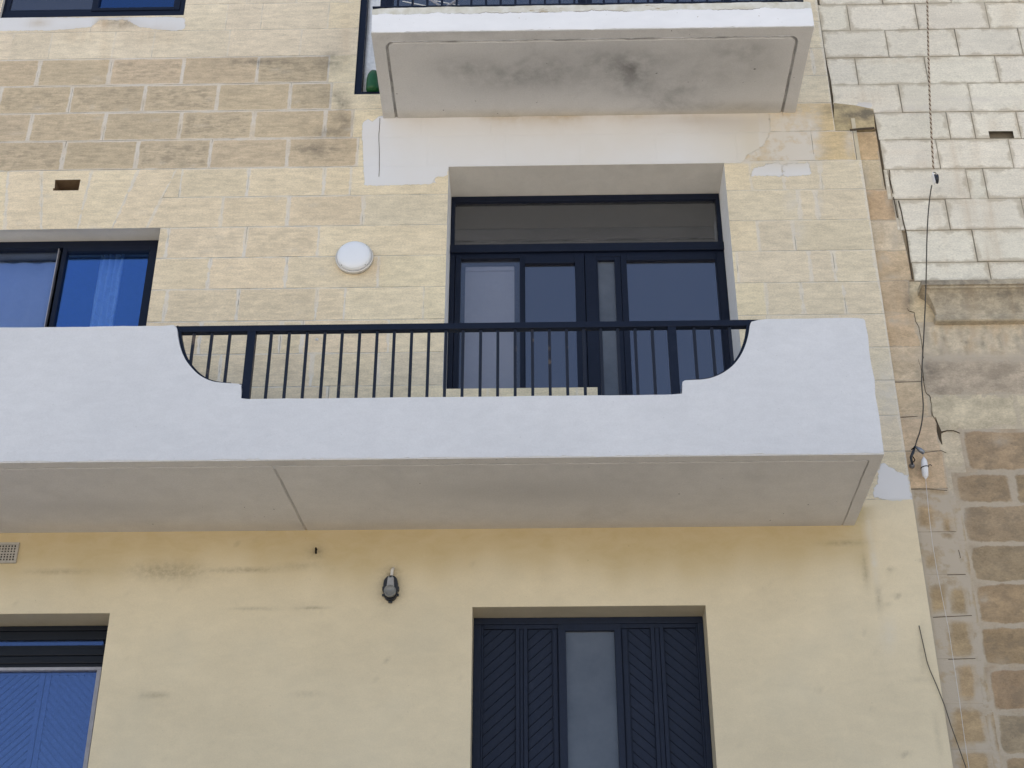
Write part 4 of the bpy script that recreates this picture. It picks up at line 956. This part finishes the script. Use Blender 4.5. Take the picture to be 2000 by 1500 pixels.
for (ya,yb_,js,tn,dirt,wv,pl) in rowsB:
    za, zb_ = zc(1930,ya,YN), zc(1930,yb_,YN); zlast = zb_
    pm_ = (ya+yb_)/2
    # start slightly behind the strip's right edge
    xs_ = P(strip_right(ya+4)-2,ya,YN).x; xe_ = P(strip_right(min(yb_,1555))-2,yb_,YN).x
    pts_ = [P(j,pm_,YN).x for j in js]
    x = (pts_[-1] if pts_ else xs_+.2)
    x = max(x, 0)
    while x < 9: x += random.uniform(.50,.64); pts_.append(x)
    prev = None
    for k, x in enumerate(pts_):
        if prev is None:
            pale_first = ya >= 838
            N.quad((xe_,zb_),(x,zb_),(x,za),(xs_,za), YN+.001, jit(C(184,171,148,K) if ya < 955 and pale_first else (C(158,138,108,K) if pale_first else tn),.03), wv=.004, wh=.02, dirt=.12 if pale_first else dirt, jd=0, pale=.8, mat=1)
        else:
            N.quad((prev,zb_),(x,zb_),(x,za),(prev,za), YN+.001, jit(tn,.06), wv=wv, wh=wv*.8, dirt=dirt, jd=0, pale=pl, mat=1)
        prev = x
while zlast > 0:
    zb_ = max(0, zlast-.29); x = XR-.004; 
    while x < 9:
        x2 = x+random.uniform(.4,.6); N.quad((x,zb_),(x2,zb_),(x2,zlast),(x,zlast), YN+.001, jit(C(146,126,100,K*1.1),.06), wv=.03, wh=.025, dirt=.7, jd=0, pale=1., mat=1, step=.06); x = x2
    zlast = zb_
def nb_stain(v):
    x, z = v[:,0], v[:,2]; px, py = PXnp(x, v[:,1], z); s = np.zeros((len(v),4)); d = np.zeros(len(v)); r = d.copy(); p = d.copy(); w_ = np.full(len(v), -9.)
    w_ = np.maximum(w_, poly_sd(x, z, zx([(1662,200),(1680,206),(1703,212),(1704,200),(1690,196)], YN)))
    for a in ((1640,212,26,10),(1690,222,20,10),(1745,400,10,26),(1750,385,8,10),(1700,218,10,16),(1666,225,30,6),(1775,580,8,30),(1810,720,20,20)): d += .85*blob(px,py,*a)
    for a in ((1700,290,14,16),(1702,345,12,22),(1705,400,18,20),(1722,465,13,22),(1712,520,8,28),(1735,525,18,14),(1748,585,20,26),(1748,650,24,26),(1768,705,20,20),(1775,775,20,24),(1790,850,20,24),(1800,925,26,20),(1830,1160,18,30),(1800,1080,8,20),(1868,1420,20,30),(1868,850,10,20)): r += .55*blob(px,py,*a)
    for a in ((1692,345,5,24),(1690,378,10,4),(1747,465,6,26),(1728,505,14,6,40),(1717,525,4,16),(1745,540,18,4),(1760,630,24,8),(1745,625,10,6),(1733,395,3,14),(1700,612,16,3),(1802,645,10,6),(1800,700,6,20),(1830,1000,20,40),(1850,1060,20,30),(1880,1030,10,60),(1905,1240,7,60),(1840,1250,22,50),(1850,1345,18,50),(1890,1295,30,6),(1910,1380,8,60),(1775,1205,4,4),(1830,1125,30,6),(1953,1290,20,4)): p += .75*blob(px,py,*a)
    bs = np.zeros(len(v))
    for (a_,b_,c_,d_) in BR: bs = np.maximum(bs, rectz(px,py,a_+.3*0,c_,b_,d_,2.5))
    edge_r = np.interp(py, [950,1000,1050,1100,1180,1260,1345,1430,1520], [1862,1882,1888,1897,1909,1918,1934,1950,1965])-4
    zone = (py > 962)*(px < edge_r)*(z < 8)
    p = np.where(zone, np.clip(1.5*(1-1.15*bs), 0, 1.5), p); r = np.where(zone, r*.4+.2*blob(px,py,1800,1080,8,40), r)
    # runs of dirty water below the cornice
    band = rectz(px,py,1795,2600,632,694,5)
    r += band*1.1*np.clip(1.6*(np.sin(px*.27+.12*py*.3)+np.sin(px*.113+1)+.8*np.sin(px*.61)-.5), 0, 1); d += band*.55*np.clip(1.4*(np.sin(px*.17+2)+np.sin(px*.39)-.4), 0, 1); p += band*.6*np.clip(1.5*(np.sin(px*.21+4)+np.sin(px*.5+1)-.3), 0, 1)
    p += .5*rectz(px,py,1795,2600,690,706,4)
    for a in ((1905,660,6,40),(1930,650,5,30),(1875,650,4,30),(1960,660,8,40)): r += .5*blob(px,py,*a)
    for a in ((1955,860,14,9),(1900,700,200,4)): p += .8*blob(px,py,*a)
    p += 1.5*blob(px,py,1920,1170,9,6)
    for _ in range(50): d += .4*blob(px,py,random.uniform(1800,2000),random.uniform(640,1500),random.uniform(2,8),random.uniform(2,6))
    s[:,0] = np.clip(.5+w_/.05, 0, 1); s[:,1] = d; s[:,2] = r; s[:,3] = p
    return s
lower = N.build('lower_wall', [M['old_stone'], M['old_stone']], nb, nb_stain)
# upper wall: sawn blocks laid with open joints
U = Tiles(.04)
rowsU = [(-46,6,[1597,1720,1853,1985]),(6,57,[1599,1657,1790,1928]),(57,110,[1608,1732,1869]),(110,163,[1616,1673,1809,1948]),(163,219,[1625,1758,1895]),(219,272,[1711,1852,1901,1990]),(272,330,[1722,1832,1975]),
         (330,389,[1729,1738,1891,1925]),(389,449,[1748,1754,1851,2000]),(449,512,[1773,1904]),(512,548,[1783,1933])]
ztop_prev = None
def nrow(za, zb_, xs_):
    x = xs_[-1]
    while x < 9: x += random.uniform(.46,.54); xs_.append(x)
    for a, b in zip(xs_, xs_[1:]):
        g_ = .0025; w_ = b-a
        U.quad((a+g_,zb_+g_),(b-g_,zb_+g_),(b-g_,za-g_),(a+g_,za-g_), YN+random.uniform(-.004,.004), jit(C(207,200,184,K),.045,.007), wv=.002, wh=.003, dirt=random.uniform(0,.18), jd=.25, pale=.3, depth=.06, tiltx=random.uniform(-.004,.004), holes=[nhole] if (a < nhole[0] < b or a < nhole[1] < b) and zb_ < nhole[2] < za else ())
nhole = (P(1932,264,YN).x, P(1980,264,YN).x, zc(1950,270,YN), zc(1950,256,YN))
for (ya,yb_,js) in rowsU:
    za, zb_ = zc(1850,ya,YN), zc(1850,yb_,YN); nrow(za, zb_, [P(j,(ya+yb_)/2,YN).x for j in js])
za = zc(1850,-46,YN)
while za < 13:
    nrow(za+.27, za, [P(1597,0,YN).x, 2.5+random.uniform(0,.4)]); za += .27
def up_stain(v):
    x, z = v[:,0], v[:,2]; px, py = PXnp(x, v[:,1], z); s = np.zeros((len(v),4)); d = np.zeros(len(v)); r = d.copy(); p = d.copy()
    for a in ((1862,300,10,32),(1905,300,8,30),(1870,350,8,40),(1890,380,10,40),(1895,425,12,30),(1935,420,14,34),(1930,500,10,40),(1950,480,8,40),(1845,500,3,40),(1830,430,8,20),(1985,235,8,30),(1940,245,12,14),(1970,20,20,30),(1690,190,50,20),(1800,320,20,8),(1780,300,60,3),(1740,340,20,6),(1760,120,160,3),(1800,455,180,3),(1850,395,120,3)): r += .55*blob(px,py,*a)
    w_ = poly_sd(x, z, zx([(1662,197),(1672,206),(1681,212),(1704,212),(1704,203),(1692,199)], YN))
    for a in ((1800,210,100,6),(1900,195,100,6),(1850,222,140,3)): p += .7*blob(px,py,*a)
    for _ in range(80): d += .5*blob(px,py,random.uniform(1600,2000),random.uniform(0,540),random.uniform(1.5,4),random.uniform(1,3))
    s[:,0] = np.clip(.5+w_/.05, 0, 1); s[:,1] = d; s[:,2] = r; s[:,3] = p; return s
U.build('upper_wall', [M['new_stone']], nb, up_stain)
m_ = MB(); xb0 = P(1597,0,YN).x
m_.box(xb0+.006, 9, YN+.05, YN+.12, zc(1850,219,YN), 13.2); m_.box(P(1711,245,YN).x+.01, 9, YN+.05, YN+.12, zc(1850,548,YN), zc(1850,219,YN)-.001)
m_.build('backing_wall', simple('joint_shadow_mortar', (.20,.17,.13), .95, .1), nb)
x0,x1,z0,z1 = nhole
m_ = MB(); m_.box(x0-.004, x0+.0, YN+.0, YN+.05, z0, z1); m_.build('vent_hole', simple('brown_hole_stone', (.26,.20,.13), .95, .1), nb)
m_ = MB(); m_.box(9, 9.3, YN, 9, 0, 13.2); m_.box(XR+.01, 9.3, 9, 9.3, 0, 13.2); m_.box(xb0, 9.3, YN+.13, 9.3, 13.0, 13.2); m_.build('side_wall', M['reveal'], nb)
m_ = MB(); m_.box(XR+.002, 9, YN+.02, YN+.05, 0, zc(1850,552,YN)); m_.box(P(1628,230,YN).x+.01, P(1790,545,YN).x+.3, YN+.012, YN+.03, zc(1850,552,YN)+.001, zc(1750,204,YN)); m_.build('inner_wall', M['core'], nb)
# cornice: a lip, a cove and a bead, returned at its left end
zlt = zc(1850,546,-.10); zlb = zc(1850,556,-.10); zbt = zc(1900,617,0.); zbb = zc(1900,629,0.)
Xb = P(1826,622,0.).x
prof = [(0.0,zlt+.03),(.105,zlt),(.13,zlt-.004),(.132,zlb),(.118,zlb-.004),(.116,zlb-.014),(.124,zlb-.020)]
h_ = (zlb-.020)-zbt
for k in range(9):
    t = k/8; prof.append((.122-.085*math.sin(t*math.pi/2)**1.1, zlb-.020-h_*(1-math.cos(t*math.pi/2))**.8 if t else zlb-.020-.002))
prof += [(.045,zbt),(.052,zbt-.008),(.052,zbb+.008),(.044,zbb),(0.,zbb-.002)]
v=[]; f=[]; xsl = list(np.arange(0, 6.6, .04)); nP = len(prof)
for i, dx_ in enumerate(xsl):
    for (pr_, z_) in prof: v.append((Xb-pr_+.05+dx_ if i == 0 else max(Xb-pr_+.05, Xb-.09)+dx_+ (0), YN-pr_, z_))
for i in range(len(xsl)-1):
    for k in range(nP-1): a = i*nP+k; f.append((a, a+nP, a+nP+1, a+1))
i0 = len(v)
for (pr_, z_) in prof: v.append((Xb-pr_+.05, YN-pr_, z_)); 
for (pr_, z_) in prof: v.append((Xb-pr_+.05, YN+.02, z_))
for k in range(nP-1): f.append((i0+k, i0+k+1, i0+nP+k+1, i0+nP+k))
me = bpy.data.meshes.new('cornice'); me.from_pydata(v, [], f); va = np.array(v)
def cst(v):
    px, py = PXnp(v[:,0], v[:,1], v[:,2]); s = np.zeros((len(v),4))
    s[:,1] = .75*blob(px,py,1960,572,60,14)+.6*blob(px,py,1850,590,40,18)+.5*blob(px,py,1990,600,20,12)+.6*(np.abs(py-552)<6)*(px>1785)+.5*blob(px,py,1914,583,3,3)
    s[:,2] = .4*np.clip(np.sin(px*.15)+np.sin(px*.07), 0, 1); s[:,3] = .5*blob(px,py,1870,600,30,10)+.4*blob(px,py,1815,600,14,20); return s
for nm, arr in (('edge', np.full((len(v),4), .5)), ('tint', np.tile([*C(172,161,140,K), 0], (len(v),1))), ('par', np.tile([.75,0,0,0], (len(v),1))), ('stain', cst(va))):
    at = me.attributes.new(nm, 'FLOAT_COLOR', 'POINT'); at.data.foreach_set('color', arr.astype(np.float32).ravel())
me.materials.append(M['old_stone']); link('cornice', me, nb)
# cracks between the two old walls
crack_shade_ribbon('crack_shade_ribbon', jag([(1771,602),(1776,608),(1786,610),(1788,628),(1795,640),(1801,676),(1804,700)],3,.8), .003, YN, nb)
crack_shade_ribbon('crack_shade_ribbon', jag([(1794,702),(1799,722),(1805,752),(1809,768),(1816,774),(1818,784),(1822,812),(1832,830)],3,.8), [.002]*6+[.005]*9+[.003]*7, YN, nb)
crack_shade_ribbon('crack_shade_ribbon', [(1827,815),(1831,828),(1834,842),(1836,856),(1840,868)], [.003,.010,.030,.018,.003], YN-.001, nb)
crack_shade_ribbon('crack_shade_ribbon', jag([(1836,845),(1850,841),(1862,841),(1875,846)],2,.6), [.016,.009,.006,.006,.005,.005,.003], YN-.002, nb)
for pts_ in ([(1742,747),(1800,745)],[(1755,816),(1792,813)],[(1806,884),(1838,880),(1848,884)],[(1778,956),(1810,955),(1850,958)],[(1660,254),(1680,252),(1708,250)],[(1872,1074),(1876,1090)],[(1822,1206),(1898,1202)],[(1852,1288),(1905,1286)],[(1850,1123),(1886,1122)]):
    crack_shade_ribbon('crack_shade_ribbon', jag(pts_,3,.8), .003 if pts_[0][1] != 254 else .018, YN-.0005 if pts_[0][1] != 254 else -.036, nb)
for pts_ in ([(1597,12),(1604,62),(1612,112),(1622,160),(1627,200)],[(1707,226),(1716,275),(1724,330),(1729,364)],[(1737,332),(1738,350),(1744,378)],[(1745,385),(1753,425)],[(1755,392),(1770,455),(1782,545)]):
    crack_shade_ribbon('crack_shade_ribbon', jag(pts_,3,.5), .0075, YN-.005, nb)

# ================================================================== fittings on the walls
# round bulkhead lamp
c0 = P(692,502,-.03); lamp = empty('wall_lamp', (c0.x, 0, c0.z), 'round white bulkhead lamp on the pale stone left of the glazed balcony door', 'wall lamp')
rr = (P(729,501,-.02).x-P(655,501,-.02).x)/2
m_ = MB(); m_.lathe((c0.x, 0, c0.z), [(rr*.93,-.0),(rr*.98,.004),(rr*.98,.022),(rr,.026),(rr*.985,.034),(rr*.95,.036),(rr*.93,.030)], n=64); m_.build('base_ring', M['plastic_rim'], lamp)
m_ = MB(); m_.lathe((c0.x, 0, c0.z), [(rr*.90,.030),(rr*.90,.044),(rr*.87,.058),(rr*.80,.068),(rr*.6,.076),(rr*.3,.080),(.001,.081)], n=64); m_.build('diffuser', M['plastic'], lamp)
m_ = MB()
for a in (45,135,225,315):
    m_ = MB(); m_.lathe((c0.x+rr*.87*math.cos(R(a)), -.050, c0.z+rr*.87*math.sin(R(a))), [(.004,0),(.004,.006)], n=8); m_.build('screw', M['dark_steel'], lamp)
# old floodlight / sensor
c0 = P(763,1150,-.02); fl = empty('security_lamp', (c0.x, 0, c0.z), 'small old oval black and grey lamp fitting on the yellow wall under the balcony', 'wall lamp')
s_ = 1/330.
def ov(a, b, n=28, cx=0., cz=0.): return [(c0.x+cx+a*math.cos(k*math.tau/n), c0.z+cz+b*math.sin(k*math.tau/n)*(1.0)) for k in range(n)]
m_ = MB(); m_.prism([(c0.x+.046*math.copysign(abs(math.cos(a))**.8, math.cos(a)), c0.z+.004+.082*math.copysign(abs(math.sin(a))**.75, math.sin(a))) for a in np.arange(0, math.tau, math.tau/36)], -.035, -.002, .006); m_.build('back_plate', M['black_plastic'], fl)
m_ = MB(); m_.prism([(c0.x-.022,c0.z+.005),(c0.x+.024,c0.z+.005),(c0.x+.019,c0.z+.062),(c0.x-.017,c0.z+.062)], -.060, -.036, .004); m_.box(c0.x-.013, c0.x-.008, -.062, -.05, c0.z+.05, c0.z+.068); m_.box(c0.x+.008, c0.x+.013, -.062, -.05, c0.z+.05, c0.z+.068); m_.build('housing', M['grey_plastic'], fl)
m_ = MB(); m_.lathe((c0.x, -.035, c0.z-.030), [(.036,0),(.038,.02),(.037,.034),(.032,.036),(.031,.032),(.001,.030)], n=32); m_.prism([(c0.x-.022,c0.z-.02),(c0.x+.022,c0.z-.02),(c0.x+.018,c0.z+.008),(c0.x-.018,c0.z+.008)], -.058, -.036, .003); m_.build('lens', M['lens'], fl)
m_ = MB(); m_.tube([(c0.x+.010,-.006,c0.z+.145),(c0.x+.004,-.016,c0.z+.125),(c0.x+.002,-.018,c0.z+.075)], .010, 10); m_.build('conduit', M['plastic_rim'], fl)
for sx in (-1,1):
    m_ = MB(); m_.box(c0.x+sx*.044-.008, c0.x+sx*.044+.008, -.03, -.002, c0.z-.012, c0.z+.012, .002); m_.build('clip', M['dark_steel'], fl)
    m_ = MB(); m_.box(c0.x+sx*.046-.006, c0.x+sx*.046+.006, -.02, -.002, c0.z-.045, c0.z-.033, .002); m_.build('clip', M['dark_steel'], fl)
m_ = MB(); m_.box(c0.x-.012, c0.x+.012, -.02, -.002, c0.z-.090, c0.z-.080, .002); m_.build('clip', M['dark_steel'], fl)
# iron stub under the balcony
c0 = P(617,1077,-.02)
m_ = MB(); m_.tube([(c0.x,.01,c0.z+.02),(c0.x,-.03,c0.z+.018),(c0.x+.002,-.035,c0.z-.005),(c0.x+.003,-.03,c0.z-.02)], .006, 8)
tag(m_.build('wall_hook', M['dark']), 'short rusty iron hook in the yellow wall just under the balcony', 'hook')
c0 = P(619,664,0); hk = MB(); hk.lathe((c0.x,0,c0.z), [(.012,0),(.012,.004),(.006,.005),(.005,.012),(.001,.013)], n=16); tag(hk.build('screw_anchor', M['plastic_rim']), 'small round screw anchor on the stone behind the railing', 'anchor')
# vent grille
v0, v1 = P(-62,1080,0).x, P(36,1080,0).x; zt_, zb_ = zc(10,1061), zc(10,1101)
vg = empty('vent_grille', ((v0+v1)/2, 0, zb_), 'square grey plastic vent grille on the yellow wall at the left edge', 'vent')
m_ = MB(); t = .016
for b_ in ((v0,v1,zb_,zb_+t),(v0,v1,zt_-t,zt_),(v0,v0+t,zb_+t,zt_-t),(v1-t,v1,zb_+t,zt_-t)): m_.box(b_[0],b_[1],-.016,-.001,b_[2],b_[3],.003)
m_.build('frame', M['vent'], vg)
m_ = MB(); nxh, nzh = 15, 6; xa, xb, za, zb2 = v0+t, v1-t, zb_+t, zt_-t
cw = (xb-xa)/nxh; ch = (zb2-za)/nzh
for i in range(nxh+1): m_.box(xa+i*cw-.0045, xa+i*cw+.0045, -.008, -.003, za, zb2)
for j in range(nzh+1):
    hw = .0035 if j != 3 else .006
    m_.box(xa, xb, -.0095, -.0085, za+j*ch-hw, za+j*ch+hw)
m_.build('lattice', M['vent'], vg)
m_ = MB(); m_.box(xa, xb, -.0028, -.0022, za, zb2); m_.build('dark_backing', M['dark'], vg)
# rope, pulley, cable and its anchorage
YC = -.10
def rope(pts, r):
    pts = [P(*p_, YC) for p_ in pts]; L_ = [0]
    for a, b in zip(pts, pts[1:]): L_.append(L_[-1]+(b-a).length)
    n = int(L_[-1]/.008); A = [[], []]
    for i in range(n+1):
        s_ = L_[-1]*i/n; k = max(j for j in range(len(L_)) if L_[j] <= s_+1e-9); k = min(k, len(pts)-2); t = (s_-L_[k])/(L_[k+1]-L_[k]); c = pts[k].lerp(pts[k+1], t); ph = s_/.045*math.tau
        for q_ in (0,1): A[q_].append(c+Vector((math.cos(ph+q_*math.pi), math.sin(ph+q_*math.pi), 0))*r*.55)
    return A
A = rope([(1809,-140),(1811,0),(1813,100),(1816,200),(1820,280),(1823,330)], .007)
rp = empty('rope', tuple(P(1823,330,YC)), 'sandy twisted rope hanging from above to the small pulley on the white blocks', 'rope')
m_ = MB(); m_.tube(A[0], .0058, 6); m_.build('light_strand', M['rope_a'], rp)
m_ = MB(); m_.tube(A[1], .0048, 6); m_.build('dark_strand', M['rope_b'], rp)
pc = P(1826,348,YC); pu = empty('pulley', tuple(pc), 'small dark steel pulley block hanging on the rope in front of the white blocks', 'pulley')
m_ = MB()
m_.prism([(pc.x-.020,pc.z+.030),(pc.x-.012,pc.z+.042),(pc.x-.008,pc.z+.030),(pc.x-.004,pc.z-.050),(pc.x-.010,pc.z-.045)], YC-.02, YC+.02, .002); m_.build('cheek_plate', M['bottle'], pu)
m_ = MB(); m_.lathe((pc.x-.004, YC, pc.z-.008), [(.034,0),(.036,.002),(.030,.006),(.030,.014),(.036,.018),(.036,.021),(.034,.023)], 'x', 28); m_.build('wheel', M['dark_steel'], pu)
ring = [(pc.x+.001+.013*math.cos(a*math.tau/14), YC, pc.z+.040+.013*math.sin(a*math.tau/14)) for a in range(15)]
m_ = MB(); m_.tube(ring, .003, 6, cap=False); m_.build('ring', M['dark_steel'], pu)
cb = [(1820,362),(1818,372),(1815,395),(1812,430),(1810,480),(1809,540),(1807,600),(1804,660),(1801,712),(1800,750),(1803,790),(1801,820),(1796,845),(1790,862),(1787,874)]
cp_ = smooth([(P(a,b,YC+.10*max(0,(b-600)/280)).x, P(a,b,YC+.10*max(0,(b-600)/280)).z) for a,b in cb], 3)
ysr = [YC+.10*max(0,(PXm(q_[0],YC,q_[1])[1]-600)/280) for q_ in cp_]
m_ = MB(); m_.tube([(q_[0], min(y_, .0), q_[1]) for q_, y_ in zip(cp_, ysr)], .0045, 6)
tag(m_.build('cable', M['cable']), 'dark steel cable running down from the pulley past the cornice to its wall anchor', 'cable')
ac = P(1790,885,-.02); an = empty('cable_anchor', tuple(ac), 'rusty steel hook and clamps holding the lower end of the cable on the old stone', 'anchor')
m_ = MB(); m_.tube([P(1787,872,-.02),P(1783,884,-.025),P(1779,893,-.02),P(1781,903,-.01),P(1782,910,.02)], .010, 8, radii=[.007,.010,.009,.008,.006]); m_.build('turnbuckle', M['dark_steel'], an)
m_ = MB(); m_.tube([P(1789,873,-.03),P(1797,879,-.035),P(1805,885,-.03)], .012, 10, radii=[.008,.015,.013]); m_.build('clamp', M['steel'], an)
m_ = MB(); q_ = P(1782,908,.01); m_.lathe((q_.x, YN, q_.z), [(.018,0),(.018,.008),(.012,.014),(.012,.022),(.001,.024)], n=16); m_.build('eye_plate', M['steel'], an)
m_ = MB(); m_.tube([P(1786,874,-.03),P(1780,878,-.03)], .004, 6); m_.build('bolt', M['dark'], an)
m_ = MB(); m_.tube([P(1783,892,-.03),P(1787,898,-.03),P(1784,903,-.02)], .004, 6); m_.build('bolt', M['dark'], an)
# white tube tied to a string
t0, t1 = P(1804,892,-.02), P(1808,936,-.02); bt = empty('plastic_float', tuple(t1), 'white plastic tube with a black cable tie hanging below the cable anchor', 'float')
def along(a, b, t): return a.lerp(b, t)
m_ = MB(); ts = [0,.04,.12,.2,.3,.5,.7,.84,.92,.97,1.]; rs = [.003,.005,.014,.019,.021,.022,.021,.019,.012,.005,.004]
m_.tube([along(t0,t1,t) for t in ts], .02, 14, radii=rs); m_.build('tube_body', M['bottle'], bt)
m_ = MB(); cm = along(t0,t1,.48); rg = [cm+Vector((math.cos(a)*.0235, math.sin(a)*.0235, .004*math.cos(a))) for a in np.linspace(0, math.tau, 15)]
m_.tube(rg, .0035, 6, cap=False); m_.tube([cm+Vector((.022,-.006,.004)), cm+Vector((.030,-.01,.014)), cm+Vector((.038,-.012,.014)), cm+Vector((.043,-.012,.004))], .003, 6); m_.build('cable_tie', M['black_plastic'], bt)
m_ = MB(); pts_ = [(1808,937),(1814,1000),(1821,1060),(1831,1120),(1843,1180),(1853,1230),(1862,1290),(1874,1370),(1885,1450),(1897,1530),(1930,1750)]
m_.tube([P(a,b,-.01) for a,b in pts_], .0018, 5); tag(m_.build('string', M['string']), 'thin white string hanging from the white plastic tube down the brown stone', 'string')
m_ = MB(); pts_ = [(1795,1222),(1799,1240),(1804,1262),(1810,1290),(1816,1308),(1830,1340),(1845,1378),(1857,1416),(1870,1452),(1886,1497),(1905,1560)]
m_.tube([P(a,b,-.012-.004*(i%2)) for i,(a,b) in enumerate(pts_)], .003, 6); tag(m_.build('wire', M['cable']), 'thin dark loose wire crossing the edge of the yellow wall at lower right', 'wire')
